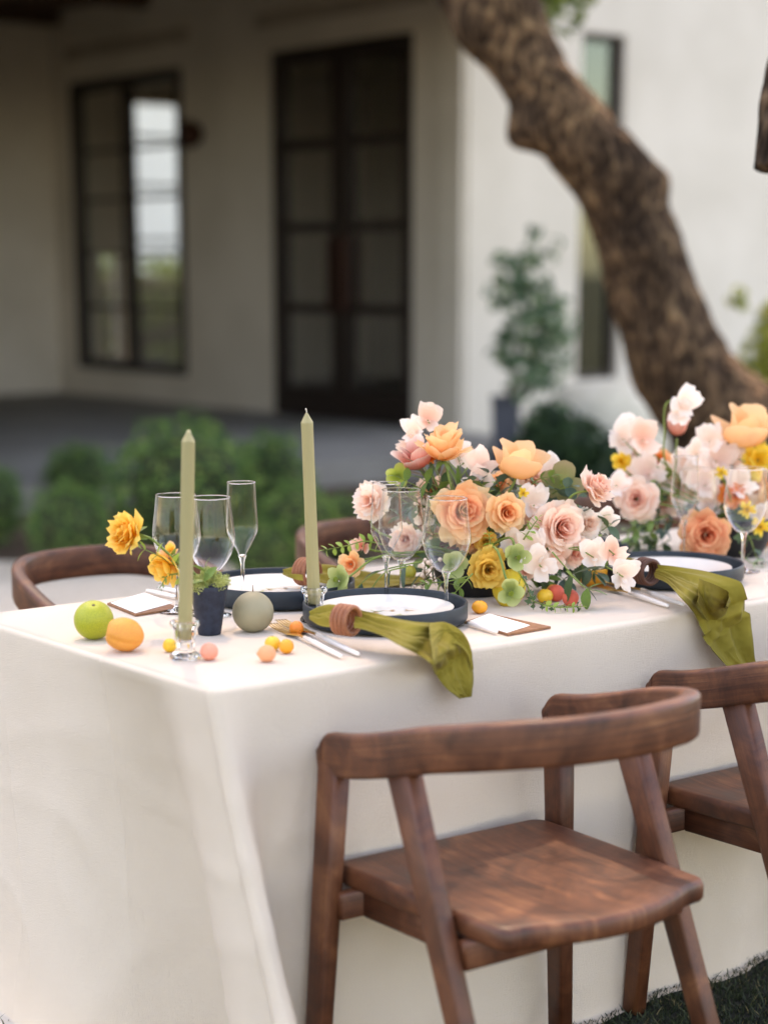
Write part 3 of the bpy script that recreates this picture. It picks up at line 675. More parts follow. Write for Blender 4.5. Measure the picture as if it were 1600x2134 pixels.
tc = link('tablecloth', cloth()); tag(tc, 'pale cream floor length linen tablecloth on the long table', 'tablecloth')

# ------------------------------------------------------------------ chairs
def make_chair():
    D = {}
    half = [(.238, .215, .628), (.2385, .205, .629), (.239, .195, .630), (.240, .13, .640), (.240, .045, .660), (.232, -.05, .686), (.210, -.135, .704), (.168, -.200, .716), (.105, -.240, .721), (0, -.256, .722)]
    pts = [Vector((-x, y, z)) for x, y, z in half] + [Vector((x, y, z)) for x, y, z in half[:-1][::-1]]
    path = catmull(pts, 6)
    pr = rrect(.030, .072, .009, 3); rail = sweep(path, pr, (0, 0, 1))
    # round the upper front corners of the arm ends
    for p in rail.v:
        e = p.y - .188
        if e > 0 and p.z > .635: p.z -= .024*min(1, e/.027)**2.2
    D['rail'] = rail
    def leg(top, foot, w0, w1, d0, d1, fw=(0, 1, 0)):
        path = [Vector(top), Vector(top)*.7+Vector(foot)*.3, Vector(top)*.35+Vector(foot)*.65, Vector(foot)]
        pf = rrect(1, 1, .16, 2); m = sweep(path, [(x, y) for x, y in pf], fw)
        n = len(pf); k = 0
        for i, c in enumerate(path):
            t = i/(len(path)-1)
            for j in range(n):
                dlt = m.v[i*n+j] - c; fwv = Vector(fw); tt = (path[-1]-path[0]).normalized(); s = tt.cross(fwv).normalized(); u = s.cross(tt)
                m.v[i*n+j] = c + s*dlt.dot(s)*(w0+(w1-w0)*t) + u*dlt.dot(u)*(d0+(d1-d0)*t)
        return m
    D['legs'] = []
    for s in (-1, 1):
        D['legs'].append(leg((s*.238, .188, .618), (s*.272, .205, 0), .032, .030, .056, .038))
        D['legs'].append(leg((s*.232, .010, .645), (s*.244, -.262, 0), .032, .028, .058, .036))
    # seat: rounded rear edge, slightly dished
    n = 18; out = []
    for k in range(n+1):                           # rear edge
        t = k/n*2-1; out.append((.205*t*(1 if abs(t) < .9 else 1), -.215 - .045*(1-t*t)))
    out2 = [(-.222, .215)] + [(-.222+.02*math.sin(R(a)), .215) for a in ()]
    ring = []
    def arc(cx, cy, r, a0, a1, m=5): return [(cx+r*math.cos(R(a0+(a1-a0)*k/m)), cy+r*math.sin(R(a0+(a1-a0)*k/m))) for k in range(m+1)]
    ring += arc(.195, .19, .026, 0, 90) + arc(-.195, .19, .026, 90, 180)
    ring += [(-.219, .05), (-.215, -.10)] + arc(-.180, -.185, .032, 180, 240) 
    ring += [(.16*t, -.2165 - .040*(1-t*t)) for t in [x/6-1 for x in range(0, 13)]]
    ring += arc(.180, -.185, .032, 300, 360) + [(.215, -.10), (.219, .05)]
    m = MB(); V = []; F = []; uv = []; N = len(ring)
    lev = [(.93, .404), (.985, .407), (1, .413), (1, .432), (.985, .440), (.95, .442), (.75, .438), (.45, .4345), (.15, .4335)]
    for sc, z in lev:
        for x, y in ring: V.append((x*sc, y*sc - .02*(1-sc)*0, z)); uv.append((y*sc, x*sc))
    for i in range(len(lev)-1):
        for k in range(N): F.append((i*N+k, i*N+(k+1) % N, (i+1)*N+(k+1) % N, (i+1)*N+k))
    F.append(tuple(range(N))[::-1]); F.append(tuple(range((len(lev)-1)*N, len(lev)*N)))
    D['seat'] = m.add(V, F, uv)
    D['ap'] = []
    for s in (-1, 1):
        D['ap'].append(sweep([(s*.196, .15, .383), (s*.186, -.115, .383)], rrect(.024, .045, .004, 2), (0, 0, 1)))
    D['ap'].append(sweep([(-.246, .165, .383), (.246, .165, .383)], rrect(.024, .045, .004, 2), (0, 0, 1)))
    D['ap'].append(sweep([(-.224, -.13, .383), (.224, -.13, .383)], rrect(.024, .045, .004, 2), (0, 0, 1)))
    return D
cd = make_chair(); W = M['chair_wood']
c_rail = cd['rail'].me('back_rail', W); c_seat = cd['seat'].me('seat', W); c_legs = [l.me('leg', W) for l in cd['legs']]; c_ap = [a.me('seat_apron', W) for a in cd['ap']]
def chair(label, x, y, rz):
    t = thing('wooden_chair', label, 'chair', (x, y, .006), (0, 0, R(rz)), 'walnut armchairs around the table')
    link('back_rail', c_rail, t); link('seat', c_seat, t)
    for l in c_legs: link('leg', l, t)
    for a in c_ap: link('seat_apron', a, t)
    return t
chair('brown wooden armchair in front, nearest the camera with dappled sun on its seat', .428, -.245, -3)
chair('brown wooden armchair at the right edge, partly hidden behind the nearest chair', 1.196, -.243, -2)
chair('wooden chair across the table at far left, its curved back rail rising behind the fruit', .60, 1.215, 180)
chair('wooden chair across the table behind the right taper candle', 1.39, 1.22, 178)
chair('wooden chair across the table showing between the two bouquets', 2.17, 1.22, 181)

# ------------------------------------------------------------------ turf blades
r_ = random.Random(9); V = []; F = []
def blades(n, x0, x1, y0, y1, h0, h1):
    for i in range(n):
        x = r_.uniform(x0, x1); y = r_.uniform(y0, y1); h = r_.uniform(h0, h1); a = r_.uniform(0, 6.28); w = .0016
        dx, dy = math.cos(a)*w, math.sin(a)*w; lx, ly = r_.gauss(0, .5)*h, r_.gauss(0, .5)*h; k = len(V)
        V.extend([(x-dx, y-dy, .004), (x+dx, y+dy, .004), (x+lx*.4+dx*.7, y+ly*.4+dy*.7, h*.6), (x+lx*.4-dx*.7, y+ly*.4-dy*.7, h*.6), (x+lx, y+ly, h)])
        F.append((k, k+1, k+2, k+3)); F.append((k+3, k+2, k+4))
blades(52000, .2, 2.3, -.75, .12, .008, .020); blades(30000, -1.2, 3.5, -1.6, 2.2, .014, .03)
g_ = link('grass', mesh('grass', V, F, M['grass'], False)); tag(g_, 'short dark green turf grass under the chairs', 'grass', kind='stuff')

# ------------------------------------------------------------------ tableware
def T0(x, y): return PZ(x, y, TZ)
charger_me = lathe([(.001, .002), (.142, .002), (.149, .006), (.1515, .012), (.1515, .037), (.1500, .0395), (.1475, .0385), (.1465, .035), (.1455, .012), (.140, .008), (.001, .0075)], 72).me('charger', M['navy'])
plate_me = lathe([(.001, .009), (.072, .009), (.076, .011), (.122, .0255), (.1255, .028), (.1265, .0295), (.1255, .0305), (.122, .0295), (.084, .0165), (.076, .0150), (.001, .0148)], 72).me('plate', M['china'])
def charger(label, x, y): return tag(link('charger_plate', charger_me, None, (x, y, TZ+.001)), label, 'charger', 'navy rimmed charger plates')
def printmark(parent, pts, w, m, z=.0312):
    path = catmull([(x, y, z) for x, y in pts], 4); sweep(path, [(-w, 0), (w, 0), (w, .0003), (-w, .0003)], (0, 0, 1)).build('printed_line', m, parent, smooth=False)
def plate(label, x, y, rot=0, prints=True):
    t = thing('dinner_plate', label, 'plate', (x, y, TZ+.001), (0, 0, rot), 'white china plates on the chargers'); link('plate', plate_me, t)
    if prints:
        r = random.Random(int(x*100))
        for k in range(9):
            a = r.uniform(0, 6.28); rad = r.uniform(.028, .064); cx, cy = rad*math.cos(a), rad*math.sin(a); d = r.uniform(0, 6.28); L = r.uniform(.018, .03)
            m = M['print_tan'] if k % 2 else M['print_green']
            printmark(t, [(cx, cy), (cx+L*math.cos(d)*.5, cy+L*math.sin(d)*.5+.002), (cx+L*math.cos(d), cy+L*math.sin(d))], .0009, m, .0151)
            for s in (-1, 1):
                ex, ey = cx+L*.6*math.cos(d), cy+L*.6*math.sin(d)
                V = [(ex, ey, .0154), (ex+.008*math.cos(d+s*.5), ey+.008*math.sin(d+s*.5), .0154), (ex+.014*math.cos(d+s*.9), ey+.014*math.sin(d+s*.9), .0154), (ex+.006*math.cos(d+s*1.3), ey+.006*math.sin(d+s*1.3), .0154)]
                link('printed_leaf', mesh('printed_leaf', V, [(0, 1, 2, 3) if s > 0 else (3, 2, 1, 0)], m, False), t)
    return t
CH1 = Vector((.567, .278)); CH2 = Vector((1.332, .278)); CF1 = Vector((.56, .605)); CF2 = Vector((1.325, .60)); CH3 = Vector((2.10, .278))
for lab, c in (('navy charger of the nearest place setting, in front of the bouquet', CH1), ('navy charger at the right edge behind the second near chair', CH2), ('navy charger across the table behind the sage ball candle', CF1), ('navy charger across the table hidden behind the nearer bouquet', CF2)):
    charger(lab, c.x, c.y)
for lab, c in (('white printed plate on the nearest charger', CH1), ('white plate on the right edge charger under the draped napkin', CH2), ('white plate across the table behind the sage ball candle', CF1), ('white plate across the table behind the nearer bouquet', CF2)):
    plate(lab, c.x, c.y, c.x*3)

# napkin rings: four turned coils on a common axis
def ring(label, c, axis, mat, r=.023, n=4, pitch=.0085):
    t = thing('napkin_ring', label, 'napkin ring', c, Vector(axis).to_track_quat('Z', 'Y'), 'coiled wooden napkin rings'); V = MB()
    for k in range(n):
        z = (k-(n-1)/2)*pitch; P_ = [(r + .0047*math.cos(a), z + .0047*math.sin(a)) for a in [2*math.pi*j/10 for j in range(11)]]
        m = lathe(P_, 30)
        m.uv = [(math.atan2(v.y, v.x)*r, v.z*3+v.x) for v in m.v]
        m.build('coil', mat, t)
    return t
def cloth_strip(name, st, m, nw=34, sub=12, pleats=3, seedz=0, thick=.0007, gather=.0, parent=None, hem=True):
    A = catmull([s[0] for s in st], sub); B = catmull([s[1] for s in st], sub); amp = []
    for i in range(len(st)-1):
        for k in range(sub): amp.append(st[i][2] + (st[i+1][2]-st[i][2])*k/sub)
    amp.append(st[-1][2]); V = []; F = []; UV = []; n = len(A)
    for i in range(n):
        a, b = A[i], B[i]; d = b-a; t = (A[min(i+1, n-1)]+B[min(i+1, n-1)]) - (A[max(i-1, 0)]+B[max(i-1, 0)])
        nr = t.cross(d); nr = nr.normalized() if nr.length > 1e-9 else UP
        if nr.z < -.05 or (abs(nr.z) <= .05 and nr.dot(-FV) < 0): nr = -nr
        for j in range(nw+1):
            s = j/nw; ph = s*pleats*math.pi*2 + .6*math.sin(i*.11+seedz) + seedz
            env = min(1, 4*s)*min(1, 4*(1-s))
            off = amp[i]*(math.sin(ph)*.6 + .5*math.sin(ph*.5+1.3)+.4*n3(s*3+seedz, i*.075, 2))*(.35+.65*env) + (.0022*(1-abs(n3(s*5+i*.05+seedz, i*.09-s*3, 5)))**5 - .0012*abs(n3(s*9+seedz, i*.16, 8)))*env
            gat = math.exp(-i/n*3.2)*gather*(1-abs(math.sin(s*math.pi*5.5+.5*n3(i*.06, s*2, seedz))))**.8
            V.append(a + d*s + nr*(off + gat)); UV.append((s*.2, i*.01))
    for i in range(n-1):
        for j in range(nw): k = i*(nw+1)+j; F.append((k, k+1, k+nw+2, k+nw+1))
    o = link(name, mesh(name, V, F, m, True, UV), parent)
    sm = o.modifiers.new('thick', 'SOLIDIFY'); sm.thickness = thick; sm.offset = 0
    ss = o.modifiers.new('sub', 'SUBSURF'); ss.levels = 1; ss.render_levels = 1
    return o, V, n, nw
def hemline(V, idx, parent):
    p = [V[i] for i in idx]; tube(p, .0009, n=5).build('hem', M['napkin_hem'], parent)
# near napkin
z8 = TZ + .047
np_ = thing('napkin', 'olive green napkin of the nearest setting, draped over the table edge', 'napkin', (0, 0, 0), None, 'olive linen napkins')
st = [(PZ(742, 1276, TZ+.058), PZ(738, 1309, TZ+.044), .004), (PZ(768, 1283, TZ+.055), PZ(765, 1315, TZ+.044), .005), (PZ(812, 1292, TZ+.052), PZ(797, 1327, TZ+.043), .006), (PZ(862, 1300, TZ+.049), PZ(832, 1347, TZ+.040), .006),
      (PZ(915, 1301, TZ+.044), PZ(868, 1364, TZ+.013), .005), (PZ(955, 1318, TZ+.030), PZ(897, 1384, TZ+.008), .005), (PY(973, 1345, -.012), PY(908, 1404, -.020), .004), (PY(980, 1378, -.024), PY(917, 1420, -.026), .005), (PY(985, 1412, -.030), PY(932, 1437, -.032), .004), (PY(983, 1436, -.034), PY(944, 1446, -.036), .003), (PY(981, 1452, -.036), PY(958, 1456, -.036), .001)]
o, V, n, nw = cloth_strip('cloth', st, M['napkin'], pleats=2.2, gather=.008, parent=np_)
hemline(V, [i*(nw+1) for i in range(n)], np_); hemline(V, [i*(nw+1)+nw for i in range(n)], np_)
# folded flap lying over the hanging end
st = [(PZ(893, 1299, TZ+.052), PZ(903, 1378, TZ+.016), .001), (PZ(925, 1297, TZ+.050), PY(922, 1352, -.022), .003), (PZ(958, 1313, TZ+.040), PY(948, 1342, -.026), .003), (PY(978, 1345, -.020), PY(972, 1362, -.030), .002), (PY(986, 1395, -.034), PY(983, 1398, -.034), .001)]
o, V, n, nw = cloth_strip('folded_flap', st, M['napkin'], pleats=1.0, seedz=1.4, parent=np_)
hemline(V, [j for j in range(nw+1)], np_)
# gathered tail left of the ring
st = [(PZ(700, 1262, TZ+.062), PZ(700, 1303, TZ+.042), .005), (PZ(684, 1262, TZ+.060), PZ(684, 1304, TZ+.040), .007), (PZ(664, 1267, TZ+.056), PZ(662, 1300, TZ+.040), .007), (PZ(645, 1276, TZ+.050), PZ(645, 1291, TZ+.043), .004)]
cloth_strip('gathered_tail', st, M['napkin'], pleats=2.6, seedz=.5, parent=np_)
a = PZ(700, 1290, TZ+.05); b = PZ(745, 1296, TZ+.05)
ring('light brown coiled napkin ring on the nearest napkin', PZ(721, 1292, TZ+.051), (b-a), M['ring_wood'])
# right napkin
np2 = thing('napkin', 'olive green napkin with a loose fold hanging at the right edge', 'napkin', (0, 0, 0), None, 'olive linen napkins')
st = [(PZ(1372, 1186, TZ+.058), PZ(1364, 1204, TZ+.046), .004), (PZ(1410, 1190, TZ+.058), PZ(1392, 1218, TZ+.046), .006), (PZ(1455, 1196, TZ+.056), PZ(1418, 1246, TZ+.043), .008), (PZ(1510, 1206, TZ+.052), PZ(1440, 1272, TZ+.010), .010), (PZ(1540, 1216, TZ+.046), PY(1452, 1296, -.014), .013),
      (PZ(1552, 1245, TZ+.020), PY(1464, 1322, -.026), .015), (PY(1556, 1285, -.02), PY(1480, 1350, -.032), .014), (PY(1562, 1325, -.032), PY(1500, 1374, -.036), .012), (PY(1568, 1365, -.038), PY(1515, 1390, -.040), .008), (PY(1576, 1398, -.042), PY(1532, 1402, -.042), .004)]
o, V, n, nw = cloth_strip('cloth', st, M['napkin'], pleats=1.7, seedz=2.1, nw=44, gather=.009, parent=np2)
hemline(V, [i*(nw+1) for i in range(n)], np2); hemline(V, [i*(nw+1)+nw for i in range(n)], np2)
st = [(PZ(1455, 1205, TZ+.060), PZ(1452, 1255, TZ+.030), .002), (PZ(1478, 1214, TZ+.064), PY(1476, 1296, -.020), .008), (PZ(1502, 1224, TZ+.064), PY(1498, 1290, -.030), .010), (PZ(1518, 1236, TZ+.052), PY(1512, 1276, -.034), .006), (PZ(1512, 1262, TZ+.030), PY(1510, 1270, -.030), .002)]
o, V, n, nw = cloth_strip('loose_fold', st, M['napkin'], pleats=.9, seedz=3.4, parent=np2); hemline(V, [i*(nw+1)+nw for i in range(n)], np2)
st = [(PZ(1330, 1168, TZ+.058), PZ(1330, 1200, TZ+.042), .004), (PZ(1312, 1164, TZ+.055), PZ(1316, 1190, TZ+.042), .006), (PZ(1300, 1166, TZ+.05), PZ(1304, 1176, TZ+.045), .003)]
cloth_strip('gathered_tail', st, M['napkin'], pleats=2, parent=np2)
ring('dark coiled napkin ring on the right edge napkin', PZ(1346, 1191, TZ+.051), (PZ(1372, 1197, TZ+.05)-PZ(1318, 1186, TZ+.05)), M['dark_ring_wood'])
# napkin across the table
np3 = thing('napkin', 'olive napkin across the table behind the right taper candle', 'napkin', (0, 0, 0), None, 'olive linen napkins')
st = [(PZ(650, 1178, TZ+.055), PZ(655, 1214, TZ+.040), .006), (PZ(690, 1180, TZ+.052), PZ(690, 1222, TZ+.030), .008), (PZ(730, 1186, TZ+.035), PZ(730, 1228, TZ+.012), .007), (PZ(790, 1196, TZ+.018), PZ(790, 1226, TZ+.006), .004), (PZ(850, 1200, TZ+.012), PZ(850, 1218, TZ+.005), .003), (PZ(905, 1204, TZ+.01), PZ(905, 1212, TZ+.005), .002)]
cloth_strip('cloth', st, M['napkin'], pleats=2, seedz=.9, parent=np3)
st = [(PZ(632, 1182, TZ+.056), PZ(632, 1210, TZ+.042), .005), (PZ(610, 1184, TZ+.054), PZ(608, 1206, TZ+.042), .007), (PZ(590, 1188, TZ+.046), PZ(590, 1198, TZ+.04), .004)]
cloth_strip('gathered_tail', st, M['napkin'], pleats=2.2, seedz=2, parent=np3)
ring('wooden napkin ring across the table behind the right taper candle', PZ(640, 1192, TZ+.051), (PZ(662, 1197, TZ+.05)-PZ(615, 1190, TZ+.05)), M['ring_wood'], r=.024)

# glasses
def glass_meshes(foot_r, foot_h, stem_h, bowl):
    H_ = stem_h
    foot = lathe([(.001, .0), (foot_r-.001, .0), (foot_r, .0008), (foot_r-.0005, .0016), (foot_r*.6, .003), (.009, .0065), (.0048, .014)], 40)
    stem = lathe([(.0048, .014), (.0038, .03), (.0034, H_*.6), (.0038, H_-.012), (.0062, H_-.003), (.0085, H_+.002), (.004, H_+.004), (.001, H_+.0045)], 20)
    b = lathe([(r, z+H_) for r, z in bowl], 72)
    for v in b.v:
        a = math.atan2(v.y, v.x); k = 1 + .0035*math.sin(9*a+1) + .003*math.sin(17*a) + .002*math.sin(29*a+2); v.x *= k; v.y *= k; rim = lathe([(bowl[-1][0]+.0011*math.cos(a), bowl[-1][1]+H_+.0011*math.sin(a)) for a in [2*math.pi*k/6 for k in range(7)]], 56)
    return foot.me('foot', M['glass']), stem.me('stem', M['glass']), b.me('bowl', M['glass_bowl']), rim.me('rim', M['glass'])
def sm_prof(p, n=5):
    return [(v.x, v.y) for v in catmull([(a, b, 0) for a, b in p], n)]
WINE = glass_meshes(.037, 0, .082, sm_prof([(.0075, .001), (.020, .008), (.036, .030), (.0450, .058), (.0445, .080), (.0405, .112), (.0375, .140)]))
FLUTE = glass_meshes(.033, 0, .098, sm_prof([(.006, .001), (.011, .012), (.024, .036), (.0300, .052), (.0297, .075), (.0280, .110), (.0265, .142)]))
def glass(name, label, me, px, py, tilt=0, s=1):
    p = T0(px, py); t = thing(name, label, 'glass', (p.x, p.y, TZ+.0012), None, 'clear stemware on the table', s)
    for n_, m in zip(('foot', 'stem', 'bowl', 'rim'), me): link(n_, m, t)
    return t
glass('wine_glass', 'wine glass half hidden behind the left taper candle', WINE, 372, 1276)
glass('wine_glass', 'wine glass behind the small navy pot, between candle and flute', WINE, 442, 1284)
glass('champagne_flute', 'tall flute behind the sage ball candle', FLUTE, 507, 1266)
glass('champagne_flute', 'flute overlapping another glass left of the bouquet', FLUTE, 805, 1268)
glass('wine_glass', 'wine glass just behind the flute left of the bouquet', WINE, 836, 1256, s=.99)
glass('wine_glass', 'wine glass in front of the large peach rose', WINE, 929, 1286)
glass('champagne_flute', 'flute in front of the farther bouquet at its left', FLUTE, 1421, 1182)
glass('wine_glass', 'wine glass close behind the flute before the farther bouquet', WINE, 1450, 1172, s=.93)
glass('wine_glass', 'wine glass at the right edge before the farther bouquet', WINE, 1546, 1192)
glass('wine_glass', 'wine glass glimpsed behind the peach poppy of the nearer bouquet', WINE, 1060, 1206)
glass('wine_glass', 'wine glass glimpsed behind the nearer bouquet at its right', WINE, 1115, 1200)

# cutlery
def cutlery_fork(label, tip, end, z=TZ+.002, gold='gold', roll=0):
    a = T0(*tip); b = T0(*end); d = (b-a); L = d.length; yaw = math.atan2(d.y, d.x)
    t = thing('fork', label, 'fork', (a.x, a.y, z), (0, 0, yaw), 'gold forks with white handles'); k = L/.20
    for i in range(4):
        y = (i-1.5)*.0062
        sweep(catmull([(.0, y*.95, .006), (.018*k, y, .0035), (.040*k, y, .003), (.050*k, y*.9, .0035)], 3), rrect(.0028, .0022, .0008, 1), (0, 0, 1)).build('tine', M['gold'], t)
    V = []; F = []; cs = [(.047, .0108, .0028), (.058, .0100, .0026), (.070, .0062, .004), (.082, .0034, .006), (.100, .0030, .0065)]
    for x, w, zz in cs: V += [(x*k, -w, zz), (x*k, w, zz), (x*k, w, zz+.0022), (x*k, -w, zz+.0022)]
    for i in range(len(cs)-1):
        for j in range(4): F.append((i*4+j, i*4+(j+1) % 4, i*4+4+(j+1) % 4, i*4+4+j))
    F += [(3, 2, 1, 0), (16, 17, 18, 19)]
    link('neck', mesh('neck', V, F, M['gold'], False), t)
    sweep([(.098*k, 0, .0075), (.13*k, 0, .0065), (.17*k, 0, .005), (L-.003, 0, .0045), (L, 0, .0042)], circ(1, 10), (0, 0, 1), [.0040, .0050, .0046, .0034, .001]).build('handle', M['white_handle'], t)
cutlery_fork('inner fork of the nearest setting, closest to the charger', (585, 1300), (748, 1372))
cutlery_fork('outer fork of the nearest setting, beside the kumquats', (568, 1308), (712, 1376))
cutlery_fork('inner fork left of the right edge charger', (1258, 1214), (1424, 1267))
cutlery_fork('outer fork left of the right edge charger', (1238, 1222), (1392, 1270))
def knife(label, a, b):
    a = T0(*a); b = T0(*b); d = b-a; L = d.length
    t = thing('knife', label, 'knife', (a.x, a.y, TZ+.002), (0, 0, math.atan2(d.y, d.x)), 'white handled knives')
    sweep([(0, 0, .005), (.004, 0, .005), (.04, 0, .0052), (.09, 0, .0048), (.1, 0, .0045)], circ(1, 10), (0, 0, 1), [.001, .0042, .005, .0042, .0032]).build('handle', M['white_handle'], t)
    MB().add([(.1, -.003, .0035), (L*.75, -.008, .003), (L, 0, .003), (L*.75, .004, .003), (.1, .003, .0035), (.1, -.003, .005), (L*.75, -.008, .0036), (L, 0, .0035), (L*.75, .004, .0045), (.1, .003, .005)],
             [(4, 3, 2, 1, 0), (5, 6, 7, 8, 9), (0, 1, 6, 5), (1, 2, 7, 6), (2, 3, 8, 7), (3, 4, 9, 8)]).build('blade', M['gold'], t, smooth=False)
knife('white handled knife between the nearest charger and its menu card', (1036, 1325), (930, 1292))
knife('white handled knife across the table behind the lime', (305, 1238), (420, 1262))
knife('white handled knife right of the far left menu card', (330, 1232), (440, 1254))

def menu(label, corners, zoff=.001):
    P4 = [T0(*c) for c in corners]; c = sum(P4, Vector())/4
    t = thing('menu_card', label, 'menu card', (c.x, c.y, TZ+zoff), None, 'menu cards on tan boards')
    def slab(name, pts, z0, z1, m):
        V = [(p.x, p.y, z0) for p in pts] + [(p.x, p.y, z1) for p in pts]
        return link(name, mesh(name, V, [(3, 2, 1, 0), (4, 5, 6, 7)] + [(i, (i+1) % 4, (i+1) % 4+4, i+4) for i in range(4)], m, False), t)
    L4 = [p-c for p in P4]; slab('board', L4, 0, .004, M['leather'])
    e1 = (L4[1]-L4[0]); e2 = (L4[3]-L4[0]); o0 = L4[0]
    Q = [o0+e1*u+e2*v for u, v in ((.05, .06), (.95, .02), (.96, .97), (.04, .95))]; slab('card', Q, .0042, .0052, M['card'])
    r = random.Random(int(c.x*77))
    for k in range(9):
        v = .16+.078*k; u0 = .5-r.uniform(.1, .3); u1 = .5+r.uniform(.1, .3)
        a = o0+e1*v+e2*u0; b = o0+e1*v+e2*u1; w = e1.normalized()*.0006
        V = [(q_.x, q_.y, .0055) for q_ in (a-w, b-w, b+w, a+w)]
        link('printed_line', mesh('printed_line', V, [(0, 1, 2, 3)], M['ink'], False), t)
menu('white menu card on a tan board right of the nearest charger', ((970, 1300), (1020, 1284), (1147, 1311), (1058, 1327)))
menu('white menu card on a tan board behind the lime', ((224, 1262), (305, 1240), (372, 1272), (283, 1286)))

# candles
def taper(label, hl, base, top, D_t=None, wick_white=True, flute=12):
    p = T0(*base); h = thing('candle_holder', hl, 'candle holder', (p.x, p.y, TZ+.001), None, 'clear glass candle holders')
    n = 10
    lathe([(.001, .0), (.024, .0), (.0262, .002), (.026, .006), (.0225, .010), (.0165, .0125), (.0145, .018), (.0150, .028), (.0175, .040), (.0190, .050), (.0240, .056), (.0252, .0605), (.0245, .064), (.0205, .0645), (.0135, .062), (.0128, .035), (.0115, .030), (.001, .0295)], n).build('glass_body', M['glass'], h, smooth=False)
    z0 = TZ + .034; r = .0118; tp = PD(top[0], top[1], p.dot(FV)-CAM.dot(FV)); bp_ = Vector((p.x, p.y, z0)); L = (tp-bp_).length
    ax = (tp-bp_).normalized(); t = thing('taper_candle', label, 'candle', bp_, ax.to_track_quat('Z', 'Y'), 'olive taper candles')
    prof = [(.0105, 0), (.0118, .004), (.0119, .05), (.0112, L*.5), (.0110, L-.020), (.0110, L-.0172), (.0108, L-.0168), (.0104, L-.0164), (.0060, L-.008), (.0024, L-.0015), (.001, L)]
    m = lathe(prof, 40, True, True)
    for v in m.v:
        a = math.atan2(v.y, v.x); k = 1 - .035*(1-abs(math.sin(a*flute/2)))**2 if v.z < L-.02 else 1; v.x *= k; v.y *= k
    m.build('wax', M['wax'], t)
    return t, L
t1, L1 = taper('left olive taper candle with a bare pale tip', 'clear glass holder under the left taper candle', (387, 1374), (393, 897))
ball(2, .0042, .0042, .005, lambda c: c*(1+.2*n3(c.x*3, c.y*3, c.z*3))).build('pale_tip', M['wax_pale'], t1, loc=(0.001, 0, L1-.004))
t2, L2 = taper('right olive taper candle with a curled white wick', 'clear glass holder under the right taper candle', (655, 1296), (639, 860))
tube(catmull([(0, 0, L2-.002), (.0005, 0, L2+.004), (.004, -.001, L2+.0075), (.007, -.001, L2+.005)], 4), .0011, .0009, 6).build('wick', M['wick'], t2)
p = T0(528, 1316); bc = thing('ball_candle', 'round sage ball candle with a short wick', 'candle', (p.x, p.y, TZ+.001))
ball(4, .0372, None, None, lambda c: Vector((c.x, c.y, max(c.z, -.93))) ).build('wax', M['wax_grey'], bc, loc=(0, 0, .0346))
tube([(0, 0, .070), (.0005, 0, .076), (.0002, 0, .084)], .0011, .0007, 6).build('wick', M['wick_dark'], bc)

# ------------------------------------------------------------------ fruit
fr_ball = {}
def fruit(name, label, cat, px, py, rpx, mat, group=None, z=TZ, D=None, sq=(1, 1, 1), rot=(0, 0, 0), fn=None, key=None, stem=None):
    """px, py: centre of the fruit in the photograph; rests on the table unless D is given"""
    if D is None:
        r0 = .03
        for _ in range(4): p = PZ(px, py, z + r0*sq[2]); r0 = rpx*mpp((p-CAM).dot(FV))
    else: p = PD(px, py, D); r0 = rpx*mpp(D)
    k = (key or name)
    if k not in fr_ball: fr_ball[k] = ball(4 if rpx > 30 else 3, 1, 1, 1, fn)
    me = fr_ball[k].me('skin', M[mat]); o = link(name, me, None, (p.x, p.y, max(p.z, z+r0*sq[2]*.985) if D is None else p.z), rot, tuple(r0*s for s in sq))
    if name == 'kumquat': ball(1, .16, .16, .05).build('stem_end', M['stem_brown'], o, loc=(0, 0, .975))
    if name in ('lime', 'orange'): ball(1, .10, .10, .03).build('stem_end', M['stem_brown'], o, loc=(0, 0, .955))
    return tag(o, label, cat, group)
def dimple(c): return c*(1 - .05*math.exp(-((1-c.z)/.02)))
def apr(c):
    a = math.atan2(c.y, c.z); k = 1 - .11*math.exp(-(a/.13)**2)*(1 if c.z > -2 else 0); e = math.exp(-((1+c.x)/.10)); return Vector((c.x*(1-.16*e), c.y*k, c.z*k))*(1+.02*n3(c.x*2, c.y*2, c.z*2))
def pointy(c): return Vector((c.x*(1+.13*max(0, abs(c.x)-.75)/.25), c.y, c.z))
def bumpy(c): return c*(1+.035*n3(c.x*9, c.y*9, c.z*9))
fruit('lime', 'green yellow lime at the left end of the table', 'lime', 196, 1292, 42, 'lime', fn=dimple, rot=(R(25), R(-15), 0))
fruit('apricot', 'orange apricot with a cleft beside the lime', 'apricot', 259, 1322, 41, 'apricot', sq=(1.04, .86, .92), rot=(R(108), R(14), -HEAD+R(6)), fn=apr)
kq = 'small kumquats scattered on the cloth'
fruit('kumquat', 'yellow kumquat left of the left glass candle holder', 'kumquat', 354, 1345, 15, 'kumquat_yellow', kq, fn=dimple, rot=(1.2, 0, .5))
fruit('kumquat', 'yellow kumquat leaning on the lychee before the forks', 'kumquat', 568, 1341, 17, 'kumquat_yellow', kq, sq=(1.12, 1, .95), rot=(0, 0, 1))
fruit('kumquat', 'orange kumquat lying against the fork tines', 'kumquat', 597, 1347, 16, 'kumquat', kq, rot=(1, 0, 1))
fruit('kumquat', 'deep orange kumquat touching the left side of the nearest charger', 'kumquat', 618, 1309, 15.5, 'kumquat_deep', kq, rot=(1, .4, 1))
fruit('kumquat', 'orange kumquat behind the stem of the glass before the peach rose', 'kumquat', 938, 1258, 18, 'kumquat', kq, sq=(1.05, 1, .96), rot=(0, .5, .6))
fruit('kumquat', 'orange kumquat alone in front of the black bowl', 'kumquat', 999, 1265, 15.5, 'kumquat', kq, sq=(1.0, 1.1, .92), rot=(0, 0, .9))
